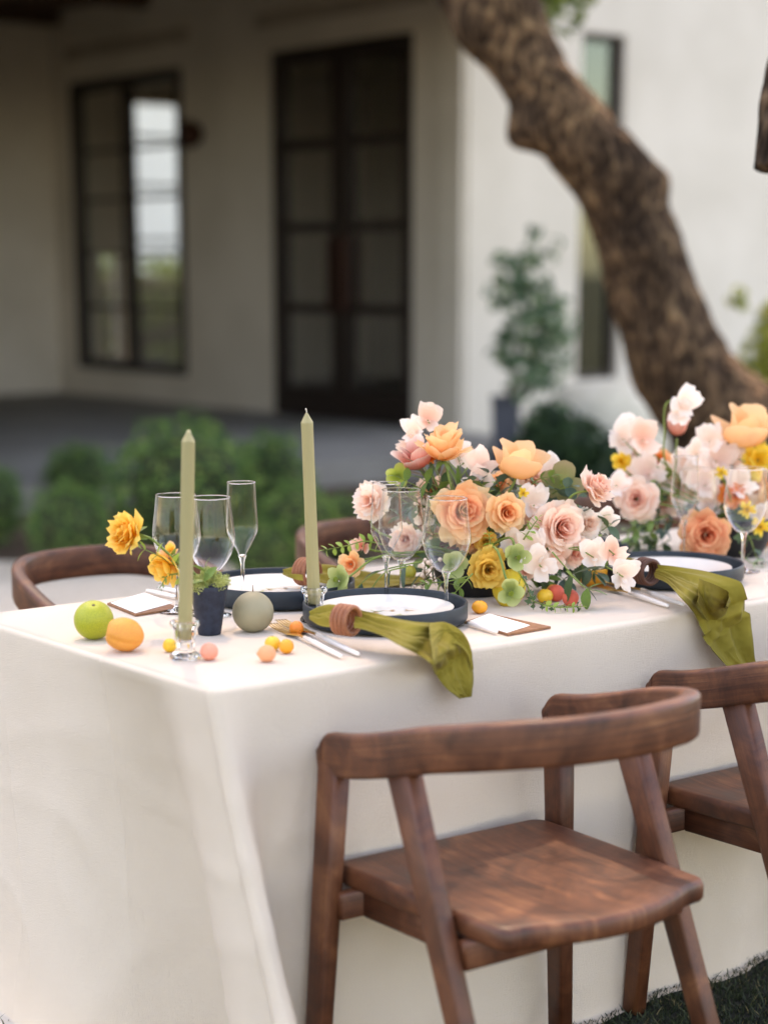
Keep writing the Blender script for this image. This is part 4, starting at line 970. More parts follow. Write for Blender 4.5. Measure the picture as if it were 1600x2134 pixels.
fruit('kumquat', 'yellow kumquat beside the two red lychees', 'kumquat', 1135, 1242, 17, 'kumquat_yellow', kq, sq=(1.1, 1, .9), rot=(0, 0, .4))
fruit('kumquat', 'kumquat peeking behind the red lychees', 'kumquat', 1152, 1231, 14, 'kumquat', kq)
fruit('kumquat', 'orange kumquat left of the dark napkin ring, largest of three', 'kumquat', 1302, 1160, 14, 'kumquat_deep', kq)
fruit('kumquat', 'orange kumquat just behind the dark napkin ring', 'kumquat', 1335, 1170, 12, 'kumquat', kq, sq=(1.2, 1, .9))
fruit('kumquat', 'orange kumquat right behind the dark napkin ring by the plate rim', 'kumquat', 1364, 1172, 14, 'kumquat', kq, sq=(1.15, 1, .9))
fruit('kumquat', 'orange kumquat at the right edge under the yellow daisies', 'kumquat', 1592, 1122, 18, 'kumquat_deep', kq)
fruit('kumquat', 'green kumquat hanging left of the bouquet over the napkin', 'kumquat', 853, 1192, 14.5, 'kumquat_green', kq, D=3.66)
ly = 'lychees scattered on the cloth'
fruit('lychee', 'pink lychee right of the left glass candle holder', 'lychee', 436, 1358, 19.5, 'lychee', ly, fn=bumpy, sq=(1, .96, .97))
fruit('lychee', 'tan lychee with a stem nub before the forks', 'lychee', 556, 1362, 19.5, 'lychee_tan', ly, fn=lambda c: bumpy(c)*(1+.18*math.exp(-((1+c.x)/.01))), key='ly2', sq=(1, .96, .95), rot=(0, 0, -HEAD))
fruit('lychee', 'red lychee behind another beside the bouquet', 'lychee', 1158, 1236, 18, 'lychee_red', ly, fn=bumpy, rot=(1, 1, 0))
fruit('lychee', 'red lychee in front of the dark leaf, rightmost of the pair', 'lychee', 1188, 1246, 18, 'lychee_red', ly, fn=bumpy, rot=(0, 1, 2))
fruit('lemon', 'yellow lemon under the mustard rose against the black bowl', 'lemon', 1060, 1226, 37, 'lemon', sq=(1.0, .95, .97), fn=pointy, rot=(0, R(-70), .3))
fruit('orange', 'small bright orange under the sweet peas right of the nearer bouquet', 'orange', 1232, 1190, 34, 'orange', fn=dimple, rot=(R(60), 0, 0), sq=(1, 1, .95))

# ------------------------------------------------------------------ flowers
def petal_mesh(name, R0, q, m, ell=None, width=.78, curl=35, cup=30, ruff=.03, seed=0, ns=6, nt=6, tipcut=.2, r0=None, notch=0, z0=None, alpha=None, point=0):
    """one petal of a bloom of radius R0; q = 0 tight at the heart, 1 flat outside. Faces +X from the axis."""
    al = R(6 + 76*q) if alpha is None else R(alpha); L = (R0*(.72 + .28*q) if ell is None else ell); rb = R0*(.05+.07*q) if r0 is None else r0; zb = (-.30*R0*q if z0 is None else z0)
    V = []; F = []; UV = []; K = 24
    prof = []; r, z = rb, zb
    for k in range(K+1):
        t = k/K; ang = al + R(cup)*(1-t)**1.5*1.1 - R(cup)*.55*math.sin(t*math.pi)*.8 + R(curl)*max(0, t-.62)**1.4/.26
        prof.append((r, z)); r += math.sin(ang)*L/K; z += math.cos(ang)*L/K
    for j in range(nt+1):
        for i in range(ns+1):
            s = i/ns*2-1; te = (j/nt)*(1 - tipcut*abs(s)**2.2 - notch*math.exp(-(s/.25)**2)*(j/nt) + point*(1-abs(s))*.12*(j/nt))
            f_ = min(max(te, 0), 1)*K; k = min(int(f_), K-1); u = f_-k
            r = prof[k][0]*(1-u)+prof[k+1][0]*u; z = prof[k][1]*(1-u)+prof[k+1][1]*u
            w = L*width*(math.sin(math.pi*(.10+.66*te**.85))**.9)*.5
            ph = s*min(w/max(r, w/1.75), 1.75)
            ru = ruff*R0*te*te*(n3(s*2.2+seed*7.1, te*2+seed, seed)*2 + .5*math.sin(s*6+seed*2)*te)
            ed = abs(s)**3*te*ruff*R0*1.5
            V.append((r*math.cos(ph)+ru*.6+ed, r*math.sin(ph), z+ru - ed*.5)); UV.append(((s+1)/2, te))
    for j in range(nt):
        for i in range(ns): k = j*(ns+1)+i; F.append((k, k+1, k+ns+2, k+ns+1))
    return mesh('petal', V, F, m, True, UV)
PCACHE = {}
def layer_mesh(key, *a, **k):
    if key not in PCACHE: PCACHE[key] = petal_mesh('petal', *a, **k)
    return PCACHE[key]
leaf_cache = {}
def leaf_me(L, W, mat, bend=.25, fold=.15, n=6, wavy=0, lobes=0):
    key = (round(L, 4), round(W, 4), mat, bend, fold, wavy, lobes)
    if key in leaf_cache: return leaf_cache[key]
    V = []; F = []; UV = []
    for j in range(n+1):
        t = j/n; w = W*.5*math.sin(math.pi*min(1, (t*.94+.03)))**.75*(1 + (lobes*.35*math.sin(t*lobes*6.28) if lobes else 0)); x = L*t; z = -bend*L*t*t + .08*L*t
        for s in (-1, -.5, 0, .5, 1): V.append((x, s*w, z + fold*w*abs(s) + wavy*W*math.sin(t*9+s*2)*abs(s))); UV.append((t, (s+1)/2))
    for j in range(n):
        for i in range(4): k = j*5+i; F.append((k, k+1, k+6, k+5))
    leaf_cache[key] = mesh('leaf', V, F, M[mat], True, UV); return leaf_cache[key]
def add_leaf(t, p, d, L, W, mat, roll=0, bend=.25, **k):
    d = Vector(d).normalized(); q_ = d.to_track_quat('X', 'Z') @ Quaternion((1, 0, 0), roll)
    return link('leaf', leaf_me(L, W, mat, bend, **k), t, p, q_)
def stem_part(t, world_pts, r0, r1=None, mat='stem'):
    inv = t.matrix_basis.inverted() if False else Matrix.LocRotScale(t.location, t.rotation_quaternion if t.rotation_mode == 'QUATERNION' else t.rotation_euler, t.scale).inverted()
    return tube(catmull([inv @ Vector(p) for p in world_pts], 5), r0, r1, 6).build('stem', M[mat], t)
BOWL1 = PZ(1022, 1245, TZ); BOWL1.z = TZ
B1C = Vector((.905, .415, TZ)); B2C = Vector((1.72, .43, TZ))
def bloom(name, label, cat, px, py, D, dia, fdir, layers, seed=1, group=None, center=None, stem=None, sepals=None, spin=0, scalez=1):
    """layers: (count, q, material, kwargs) from the heart outwards"""
    c = PD(px, py, D); R0 = dia*.5*mpp(D); f = face(*fdir)
    qn = f.to_track_quat('Z', 'Y'); t = thing(name, label, cat, c, qn, group); rr = random.Random(seed*13+5); a0 = spin
    for li, (cnt, q, mat, kw) in enumerate(layers):
        kw = dict(kw); mats = M[mat]
        for i in range(cnt):
            var = (i*2+li) % 3; key = (round(R0, 4), q, mat, tuple(sorted(kw.items())), var, seed % 3)
            me = layer_mesh(key, R0, q, mats, seed=var*1.7+li*.9+seed*.31, **dict(kw, width=kw.get('width', .78)*(1, .9, 1.12)[var], curl=kw.get('curl', 35)*(1, .6, 1.35)[var], tipcut=(.2, .3, .14)[var]))
            k_ = rr.uniform(.88, 1.10); o = link('petal', me, t, None, None, (k_, k_, k_*scalez*rr.uniform(.9, 1.1))); o.rotation_euler = (rr.gauss(0, .10)*(.35+q), rr.gauss(0, .10)*(.35+q), a0 + 2*math.pi*i/cnt + rr.gauss(0, .22))
        a0 += math.pi/cnt + .6
    if center: 
        kind, mat, rad = center
        r2 = random.Random(seed); V = MB()
        for i in range(26):
            a = i*2.4; rad_ = rad*R0*math.sqrt(i/26); h = R0*(.10+.10*r2.random()) + (0 if kind == 'flat' else .1*R0)
            p = (rad_*math.cos(a), rad_*math.sin(a), h); b = ball(1, R0*.035); b.v = [v+Vector(p) for v in b.v]; V.add(b.v, b.f)
        V.build('stamens', M[mat], t)
    if sepals:
        for i in range(5): add_leaf(t, (0, 0, -.28*R0), (math.cos(i*1.256), math.sin(i*1.256), -.35), R0*sepals, R0*.22, 'leaf_mid', bend=.4)
    if stem: stem_part(t, [c - f*R0*.25] + [Vector(p) for p in stem], .0022, .0026)
    return t
def ROSE(m1, m2, m3, full=True, open_=1.0, rf=.03):
    rf *= 1.7
    L = [(3, .0, m1, dict(ell=None, width=1.0, curl=12, cup=8, ruff=rf)), (4, .09, m1, dict(width=1.0, curl=25, cup=20, ruff=rf)), (5, .19, m1, dict(width=.98, curl=38, cup=30, ruff=rf)),
         (5, .31*open_, m2, dict(width=.95, curl=50, cup=38, ruff=rf)), (6, .46*open_, m2, dict(width=.92, curl=58, cup=40, ruff=rf*1.2)), (6, .64*open_, m2, dict(width=.92, curl=62, cup=38, ruff=rf*1.4))]
    if full: L.append((7, .84*open_, m3, dict(width=.88, curl=62, cup=34, ruff=rf*1.7)))
    else: L.append((6, .78*open_, m3, dict(width=.9, curl=55, cup=34, ruff=rf*1.8)))
    return L
def POPPY(m, R_, o=24): return [(3, .3, m, dict(width=1.0, curl=40, cup=62, ruff=.05, ell=R_*1.5, alpha=o*.45)), (3, .4, m, dict(width=1.1, curl=62, cup=70, ruff=.06, ell=R_*1.62, alpha=o))]
g1 = 'blooms of the nearer bouquet'; g2 = 'blooms of the farther bouquet'
heart1 = B1C + Vector((0, 0, .075)); heart2 = B2C + Vector((0, 0, .08))
# bowls
def bowl(label, c, r, h):
    t = thing('flower_bowl', label, 'bowl', (c.x, c.y, TZ+.001), None, 'black flower bowls')
    lathe(sm_prof([(.001, .0), (r*.62, .0), (r*.70, .004), (r*.93, h*.45), (r, h*.9), (r*1.0, h)], 4) + [(r*.97, h+.001), (r*.95, h-.002), (r*.88, h*.45), (.001, h*.2)], 48).build('bowl', M['black_bowl'], t)
    ball(2, r*.9, r*.9, h*.5).build('floral_foam', M['leaf_dark'], t, loc=(0, 0, h*.62))
bowl('black round bowl holding the nearer bouquet', B1C, .083, .078)
bowl('black round bowl holding the farther bouquet', B2C, .078, .085)

bloom('garden_rose', 'large peach rose behind the front wine glass, biggest of the nearer bouquet', 'rose', 962, 1066, 3.66, 136, (.22, .18, 1), ROSE('p_coral', 'p_peach', 'p_peach2'), 1, g1, stem=[heart1])
bloom('garden_rose', 'light peach ruffled rose right of the largest peach rose', 'rose', 1053, 1068, 3.64, 96, (.25, .1, 1), ROSE('p_peach', 'p_peach2', 'p_peach2', False), 2, g1, stem=[heart1])
bloom('garden_rose', 'large blush pink rose at the right of the nearer bouquet', 'rose', 1166, 1100, 3.66, 128, (.42, .18, 1), ROSE('p_pink', 'p_blush', 'p_blush'), 3, g1, stem=[heart1])
bloom('garden_rose', 'mustard yellow rose low over the black bowl', 'rose', 1017, 1187, 3.58, 90, (.1, .05, 1), ROSE('p_mustard', 'p_mustard', 'p_mustard', rf=.035), 4, g1, stem=[heart1])
bloom('poppy', 'peach cup shaped poppy standing highest in the middle of the nearer bouquet', 'poppy', 1073, 986, 3.74, 112, (.12, 1, .10), POPPY('p_apricot', 56*mpp(3.74), 26), 5, g1, stem=[PD(1068, 1010, 3.74), heart1], scalez=1)
bloom('garden_rose', 'yellow peach open rose seen from the side on a tall stem', 'rose', 922, 946, 3.72, 104, (.05, 1, .12), [(4, .2, 'p_apricot', dict(width=.9, curl=30, ruff=.06, ell=.062, alpha=12)), (5, .4, 'p_peach2', dict(width=.9, curl=40, ruff=.07, ell=.060, alpha=28)), (6, .6, 'p_peach2', dict(width=.9, curl=40, ruff=.08, cup=40, ell=.058, alpha=46))], 6, g1, stem=[PD(928, 960, 3.72), PD(940, 1015, 3.72), heart1], sepals=.5, scalez=1.1)
bloom('carnation', 'pale ruffled blush flower at the left of the nearer bouquet behind the flute', 'flower', 772, 1044, 3.72, 84, (-.6, .25, 1), [(4, .1, 'p_blush', dict(width=.9, ruff=.1)), (6, .3, 'p_blush', dict(width=.85, ruff=.11)), (7, .5, 'p_white', dict(width=.8, ruff=.11)), (8, .72, 'p_blush', dict(width=.8, ruff=.12)), (8, .95, 'p_white', dict(width=.8, ruff=.12))], 7, g1, stem=[PD(790, 1110, 3.74), heart1])
bloom('garden_rose', 'blush pink rose turned aside at the upper right of the nearer bouquet', 'rose', 1238, 1018, 3.70, 92, (.75, .55, .55), ROSE('p_pink', 'p_blush', 'p_blush', False, .85, .05), 8, g1, stem=[PD(1195, 1030, 3.70), PD(1150, 1070, 3.72), heart1])
bloom('parrot_tulip', 'white and red tulip at the upper left of the nearer bouquet', 'tulip', 872, 972, 3.76, 80, (-.30, 1, .25), [(3, .12, 'p_parrot', dict(width=.9, curl=30, ruff=.06, ell=.066, cup=50)), (3, .32, 'p_parrot', dict(width=.9, curl=45, ruff=.07, ell=.068, cup=50))], 9, g1, stem=[PD(880, 985, 3.76), heart1])
bloom('peach_lisianthus', 'small peach flower at the far left of the nearer bouquet', 'flower', 731, 1176, 3.64, 62, (-.2, .1, 1), [(4, .2, 'p_peach', dict(width=.9, ruff=.06)), (5, .5, 'p_peach', dict(width=.9, ruff=.06)), (5, .85, 'p_peach2', dict(width=.9, ruff=.07))], 10, g1, stem=[PD(800, 1160, 3.7), heart1])
bloom('pink_lily', 'rosy pointed petals above the small peach flower at left', 'flower', 752, 1138, 3.68, 60, (-.6, .2, .8), [(3, .35, 'p_tulip', dict(width=.7, curl=30, point=1)), (3, .7, 'p_tulip', dict(width=.7, curl=30, point=1))], 11, g1, stem=[PD(800, 1150, 3.7), heart1])
bloom('orange_ranunculus', 'small orange bloom tucked under the side facing yellow rose', 'flower', 897, 954, 3.78, 36, (.1, .2, 1), [(4, .3, 'p_orange', {}), (5, .7, 'p_orange', {})], 12, g1, stem=[PD(905, 1000, 3.76), heart1])
bloom('peach_rose_bud', 'soft peach bloom glimpsed behind the poppy stem', 'rose', 1040, 1008, 3.84, 62, (0, .5, 1), ROSE('p_peach', 'p_peach2', 'p_peach2', False), 13, g1, stem=[heart1])
XB = [('blush rose half hidden low at the heart of the nearer bouquet', 1095, 1180, 3.68, 70, (.1, -.1, 1), ('p_pink', 'p_blush', 'p_blush')), ('blush rose under the large blush rose', 1195, 1150, 3.68, 76, (.4, -.2, 1), ('p_pink', 'p_blush', 'p_white')),
      ('peach rose peeking under the largest peach rose', 985, 1125, 3.70, 74, (0, -.3, 1), ('p_peach', 'p_peach', 'p_peach2')), ('pale blush rose behind the poppy at its right', 1112, 1000, 3.82, 78, (.2, .5, 1), ('p_blush', 'p_blush', 'p_white')),
      ('peach blush rose behind the largest peach rose at its left', 905, 1030, 3.80, 84, (-.3, .4, 1), ('p_peach', 'p_blush', 'p_blush')), ('blush rose low at the left of the nearer bouquet behind the glasses', 845, 1125, 3.74, 78, (-.3, .1, 1), ('p_blush', 'p_blush', 'p_white')),
      ('white blush rose at the right below the turned rose', 1222, 1092, 3.74, 74, (.5, .1, 1), ('p_blush', 'p_white', 'p_white')), ('yellow rose glimpsed between the largest peach rose and the mustard one', 1012, 1128, 3.68, 56, (.1, -.1, 1), ('p_mustard', 'p_yellow', 'p_yellow'))]
for i, (lab, x, y, D, d, fd, ms) in enumerate(XB): bloom('garden_rose', lab, 'rose', x, y, D, d, fd, ROSE(*ms, False, .95, .05), 60+i, g1, stem=[heart1])
# sweet peas
def sweet_pea(label, px, py, D, dia, fdir, mat='p_white', seed=1, group=g1, stem=None):
    c = PD(px, py+dia*.18, D); R0 = dia*.74*mpp(D); f = face(*fdir); t = thing('sweet_pea', label, 'sweet pea', c, f.to_track_quat('Z', 'Y') @ Quaternion((0, 0, 1), ((seed*73 % 31)/31-.5)*1.6), group)
    key = lambda k: (round(R0, 4), mat, k, seed % 3)
    st_ = layer_mesh(key('std'), R0, .8, M[mat], ell=R0*1.15, width=1.55, curl=55, cup=35, ruff=.17, seed=seed*.7, tipcut=.12, notch=.14, alpha=52, r0=R0*.04, ns=8)
    wg = layer_mesh(key('wing'), R0, .6, M[mat], ell=R0*.85, width=1.0, curl=40, cup=30, ruff=.17, seed=seed*.9+2, alpha=42, r0=R0*.04)
    kl = layer_mesh(key('keel'), R0, .2, M[mat], ell=R0*.5, width=.8, curl=5, cup=25, ruff=.03, seed=seed, alpha=18, r0=R0*.02)
    for me, a, tl in ((st_, 90, 0), (st_, 78, .22), (wg, -40, 0), (wg, 220, 0), (kl, -90, 0)):
        o = link('petal', me, t); o.rotation_euler = (0, 0, R(a + (seed*37 % 17)-8))
        if tl: o.scale = (.86, .86, .86)
    if stem: stem_part(t, [c] + [Vector(p) for p in stem], .0013, .0016)
    else: tube(catmull([(0, 0, 0), (0, -.004, -R0*.6), (0, -.012, -R0*1.3)], 4), .0012, .0014, 6).build('stem', M['stem'], t)
    return t
SP = [('topmost blush sweet pea at the upper left of the nearer bouquet', 891, 866, 3.80, 52, (.2, .4, 1), 'p_blush'), ('blush sweet pea just below the topmost one at upper left', 862, 893, 3.80, 46, (-.5, .2, 1), 'p_white'),
      ('pale sweet pea behind the red and white tulip', 852, 922, 3.80, 46, (-.5, .1, 1), 'p_blush'), ('white sweet pea right of the side facing yellow rose', 957, 944, 3.80, 50, (.3, .3, 1), 'p_white'),
      ('mauve white sweet pea left of the peach poppy', 1003, 962, 3.74, 56, (.1, .3, 1), 'p_lav'), ('mauve white sweet pea below the one left of the poppy', 990, 1000, 3.73, 54, (-.2, .1, 1), 'p_lav'),
      ('white sweet pea between the ruffled peach and blush roses, upper', 1112, 1042, 3.68, 60, (.2, .3, 1), 'p_white'), ('blush sweet pea between the two roses, lower', 1112, 1080, 3.69, 46, (0, .1, 1), 'p_blush'),
      ('white sweet pea under the ruffled peach rose', 1068, 1124, 3.64, 50, (-.1, -.1, 1), 'p_white'), ('white sweet pea left below the large blush rose', 1110, 1136, 3.62, 60, (-.3, .2, 1), 'p_white'),
      ('large white sweet pea above the red lychees', 1128, 1170, 3.60, 64, (.2, .1, 1), 'p_white'), ('blush sweet pea under the large blush rose', 1160, 1150, 3.64, 50, (.2, -.2, 1), 'p_blush'),
      ('blush sweet pea above the small orange, left of two', 1236, 1152, 3.60, 54, (.1, .2, 1), 'p_white'), ('blush sweet pea above the small orange, right of two', 1280, 1146, 3.60, 54, (.4, .3, 1), 'p_blush'),
      ('lowest sweet pea hanging by the right edge charger', 1298, 1192, 3.58, 58, (.3, -.1, 1), 'p_white'), ('white sweet pea behind the olive hellebore', 1150, 972, 3.82, 50, (.1, .5, 1), 'p_white'),
      ('white trailing sweet pea under the turned blush rose', 1256, 1080, 3.76, 46, (.2, 0, 1), 'p_white'), ('pale sweet pea behind the largest peach rose', 885, 1068, 3.76, 46, (-.1, .2, 1), 'p_white')]
for i, (lab, x, y, D, d, fd, m) in enumerate(SP): sweet_pea(lab, x, y, D, d, fd, m, i+1, g1, [PD(x*.75+1040*.25, y*.7+1130*.3+14, D+.03), heart1] if i not in (12, 13, 14) else [PD(x-30, y-8, D+.01), PD(1180, 1142, 3.64), heart1])
# hellebores
def hellebore(label, px, py, D, dia, fdir, mat, seed, group=g1, stem=None):
    dia *= 1.2
    t = bloom('hellebore', label, 'hellebore', px, py, D, dia, fdir, [(5, .72, mat, dict(width=1.05, curl=20, cup=30, ruff=.03, tipcut=.28))], seed, group, ('flat', 'p_hellyel', .16), stem); return t
hellebore('large olive hellebore above the blush rose in the nearer bouquet', 1172, 1008, 3.76, 88, (.1, .35, 1), 'p_hellbr', 1, stem=[PD(1150, 1050, 3.78), heart1])
hellebore('pale green hellebore hanging before the lemon', 1064, 1236, 3.52, 60, (.05, -.1, 1), 'p_hell', 2, stem=[PD(1052, 1200, 3.54), PD(1030, 1140, 3.58), heart1])
hellebore('green hellebore right of the mustard rose', 1078, 1162, 3.58, 58, (.4, .1, 1), 'p_hell', 3, stem=[PD(1060, 1120, 3.6), heart1])
hellebore('yellow green hellebore at the upper left behind the glasses', 829, 992, 3.74, 46, (-.1, .3, 1), 'p_hellyel', 4, stem=[PD(852, 1020, 3.76), PD(900, 1080, 3.76), heart1])
hellebore('half open green hellebore left of the glass stems on the cloth', 702, 1208, 3.58, 60, (-.7, .2, .8), 'p_hell', 5, stem=[PD(730, 1200, 3.6), PD(790, 1160, 3.64), PD(900, 1150, 3.7), heart1])
hellebore('pale green hellebore behind the wine glass stem', 944, 1178, 3.60, 60, (-.1, .1, 1), 'p_hell', 6, stem=[PD(960, 1150, 3.64), heart1])
for lab, x, y, d in (('tiny yellow flower between the white sweet pea and blush rose', 1135, 1072, 34), ('tiny yellow flower above the ruffled peach rose', 1090, 1028, 28)):
    bloom('yellow_filler_flower', lab, 'flower', x, y, 3.67, d, (.2, .3, 1), [(6, .7, 'p_lemon', dict(width=.6))], 3, g1, ('flat', 'p_mustard', .2), [heart1])
# bud clusters
def buds(label, pts, D, r, group=g1):
    c = PD(*pts[0], D); t = thing('bud_cluster', label, 'flower buds', c, None, group); rr = random.Random(3)
    for x, y in pts:
        for k in range(4):
            p = PD(x+rr.gauss(0, 7), y+rr.gauss(0, 7), D+rr.gauss(0, .008)) - c
            ball(2, r*rr.uniform(.8, 1.2)).build('bud', M['berry'], t, loc=p)
    tube(catmull([PD(*p, D)-c for p in pts] + [heart1-c], 4), .0012, .0014, 5).build('stem', M['stem_brown'], t)
buds('cluster of pinkish buds hanging left of the front glass stem', [(890, 1208), (884, 1190), (890, 1172), (905, 1180), (880, 1220)], 3.62, .0042)
buds('spray of tiny white buds behind the front wine glass', [(882, 1092), (874, 1060), (884, 1036), (896, 1070), (900, 1110)], 3.74, .0034)
# foliage sprigs
def sprig(label, path, D, mat, L, W, n, cat='foliage', seed=1, group='greenery of the nearer bouquet', pair=True, bend=.3, droop=-.2, smat='stem', r=.0014, lobes=0, spread=.9, fromheart=None):
    Pw = [PD(x, y, D if not isinstance(D, (list, tuple)) else D[i]) for i, (x, y) in enumerate(path)]; c = Pw[0]; t = thing('leaf_sprig', label, cat, c, None, group); rr = random.Random(seed*3+1)
    P_ = catmull([p-c for p in Pw], 6); tube(P_, r*1.2, r*.5, 6).build('stem', M[smat], t); N = len(P_)-1
    for k in range(n):
        f_ = (k+.7)/n*N; i = min(int(f_), N-1); p = P_[i].lerp(P_[i+1], f_-i); d = (P_[min(i+1, N)]-P_[max(i-1, 0)]).normalized()
        side = d.cross(-FV).normalized()
        for s in ((-1, 1) if pair else ((1 if k % 2 else -1),)):
            v = d*(1-spread*.5) + side*s*spread + Vector((rr.gauss(0, .25), rr.gauss(0, .25), droop+rr.gauss(0, .2)))
            sc = rr.uniform(.8, 1.15)*(1-.35*k/n); o = add_leaf(t, p, v, L, W, mat, rr.gauss(0, .5), bend, lobes=lobes); o.scale = (sc,)*3
    add_leaf(t, P_[-1], (P_[-1]-P_[-2]), L*.8, W*.8, mat, 0, bend)
    return t
sprig('light green fern like sprig reaching left behind the right candle', [(800, 1135), (760, 1128), (720, 1138), (676, 1146)], 3.66, 'leaf_light', .020, .013, 8, seed=2, spread=1.1)
sprig('blue green drooping eucalyptus sprig left of the glass stems', [(880, 1170), (830, 1180), (780, 1195), (745, 1225), (738, 1250)], 3.60, 'leaf_blue', .045, .014, 4, seed=3, droop=-.9, pair=False)
sprig('blue green eucalyptus leaves trailing to the cloth beside the glasses', [(850, 1180), (800, 1195), (770, 1235), (760, 1258)], 3.58, 'leaf_blue', .040, .011, 3, seed=4, droop=-1, pair=False)
sprig('dark green leaves behind the wine glass stem', [(960, 1150), (910, 1170), (880, 1195)], 3.68, 'leaf_dark', .05, .026, 3, seed=5)
sprig('small bright leaves low beside the front glass stem', [(980, 1200), (930, 1212), (900, 1214), (885, 1216)], 3.58, 'leaf_mid', .022, .014, 4, seed=6)
sprig('small bright leaves against the black bowl', [(985, 1195), (960, 1222), (945, 1238)], 3.56, 'leaf_mid', .024, .014, 3, seed=7)
sprig('large dark leaf lying under the small orange', [(1150, 1150), (1180, 1185), (1210, 1215)], 3.58, 'leaf_dark', .058, .034, 1, seed=8, bend=.15)
sprig('round pale green leaf beside the fork under the orange', [(1180, 1190), (1215, 1222), (1235, 1230)], 3.55, 'leaf_mid', .036, .030, 1, seed=9, bend=.1)
sprig('dark trailing vine on the cloth beside the lemon', [(1080, 1190), (1100, 1225), (1110, 1252), (1150, 1262), (1210, 1264)], 3.54, 'leaf_dark', .017, .014, 9, seed=10, lobes=2)
sprig('bright small leaved vine tip before the red lychees', [(1130, 1262), (1170, 1266), (1212, 1264)], 3.52, 'leaf_light', .013, .010, 6, seed=11)
sprig('fresh yellow green sprig between the peach roses', [(1030, 1160), (1022, 1135), (1018, 1112)], 3.60, 'leaf_light', .016, .009, 5, seed=12)
sprig('fresh yellow green sprig left of the blush rose', [(1090, 1125), (1108, 1098), (1120, 1082)], 3.62, 'leaf_light', .017, .009, 5, seed=13)
sprig('curly green leaves below the peach poppy', [(1080, 1060), (1100, 1020), (1120, 1000), (1150, 992)], 3.74, 'leaf_mid', .028, .020, 5, seed=14, lobes=3)
sprig('bronze strap leaves at the upper left of the nearer bouquet', [(925, 1060), (905, 1020), (885, 985)], 3.76, 'leaf_brown', .085, .016, 2, seed=15, spread=.35)
sprig('bronze strap leaf beside the tall yellow rose stem', [(935, 1060), (920, 1020), (912, 975)], 3.78, 'leaf_brown', .07, .018, 2, seed=16, spread=.3)
sprig('green strap leaves by the tall rose stem', [(955, 1050), (960, 1000), (958, 965)], 3.76, 'leaf_mid', .06, .009, 3, seed=17, spread=.35)
AN1 = {'largest peach rose': (962, 1066), 'ruffled peach rose': (1053, 1068), 'large blush rose': (1166, 1100), 'mustard rose': (1017, 1187), 'peach poppy': (1074, 950), 'turned blush rose': (1238, 1018), 'olive hellebore': (1172, 1008), 'front wine glass stem': (929, 1200), 'small orange': (1232, 1190), 'lemon': (1060, 1226), 'large white sweet pea': (1128, 1170), 'tall yellow rose stem': (930, 980)}
AN2 = {'farther pink rose': (1326, 1040), 'coral rose': (1470, 1114), 'orange bloom': (1528, 1032), 'tall tulip': (1410, 880), 'right edge poppy': (1545, 880), 'round yellow bloom': (1294, 962), 'farther black bowl': (1440, 1150), 'lower yellow daisy': (1583, 1098), 'flute': (1421, 1080)}
LN = {'leaf_dark': 'dark green', 'leaf_mid': 'mid green', 'leaf_blue': 'blue green', 'leaf_light': 'light green'}; used_l = {}
def where(mat, x, y, AN):
    k = min(AN, key=lambda a: (AN[a][0]-x)**2 + (AN[a][1]-y)**2); dx, dy = x-AN[k][0], y-AN[k][1]
    rel = ('right of' if dx > 0 else 'left of') if abs(dx) > abs(dy) else ('below' if dy > 0 else 'above')
    lab = '%s leaf sprig %s the %s' % (LN[mat], rel, k); i = used_l.get(lab, 0); used_l[lab] = i+1
    return lab if i == 0 else lab + (', set deeper' if i == 1 else ', set deepest' if i == 2 else ', hidden in the mass')
r_ = random.Random(44)
for i in range(48):
    x = r_.uniform(850, 1235); y = r_.uniform(1000, 1215); x2 = x + (x-1040)*.28 + r_.gauss(0, 14); y2 = y + r_.uniform(10, 34)*(1 if y > 1130 else -1)
    D0 = r_.uniform(3.74, 3.86); mat = r_.choice(['leaf_dark', 'leaf_dark', 'leaf_mid', 'leaf_mid', 'leaf_blue'])
    sprig(where(mat, x, y, AN1), [(x*.7+1040*.3, y*.7+1140*.3), (x, y), (x2, y2)], [3.80, D0, D0-.03], mat, r_.uniform(.032, .05), r_.uniform(.018, .028), 3, seed=50+i, group='leaf sprigs filling the nearer bouquet')

# ---- farther bouquet
F2 = lambda x, y, d=0: PD(x, y, 4.28+d)
bloom('garden_rose', 'pink rose at the left of the farther bouquet', 'rose', 1326, 1040, 4.20, 100, (-.25, .15, 1), ROSE('p_pink', 'p_blush', 'p_blush'), 21, g2, stem=[heart2])
bloom('garden_rose', 'coral peach rose low in front of the black bowl at right', 'rose', 1470, 1114, 4.12, 118, (-.05, .05, 1), ROSE('p_coral', 'p_coral', 'p_peach'), 22, g2, stem=[heart2])
bloom('ranunculus', 'bright orange bloom behind the right edge wine glass', 'flower', 1528, 1032, 4.22, 66, (-.1, .1, 1), [(4, .1, 'p_orange', {}), (5, .35, 'p_orange', {}), (6, .65, 'p_orange', {}), (6, .95, 'p_orange', {})], 23, g2, stem=[heart2])
bloom('tulip', 'pale pink tulip standing tall in the farther bouquet', 'tulip', 1410, 906, 4.30, 66, (.02, 1, .12), [(3, .06, 'p_tulip', dict(width=1.0, curl=18, cup=52, ell=.060)), (3, .14, 'p_tulip', dict(width=1.05, curl=24, cup=58, ell=.060))], 24, g2, stem=[F2(1408, 960), F2(1412, 1030), heart2])
bloom('poppy', 'peach poppy at the top right of the farther bouquet', 'poppy', 1545, 918, 4.26, 118, (.12, 1, .12), POPPY('p_apricot', 59*mpp(4.26), 30), 25, g2, stem=[F2(1540, 950), F2(1515, 1010), heart2])
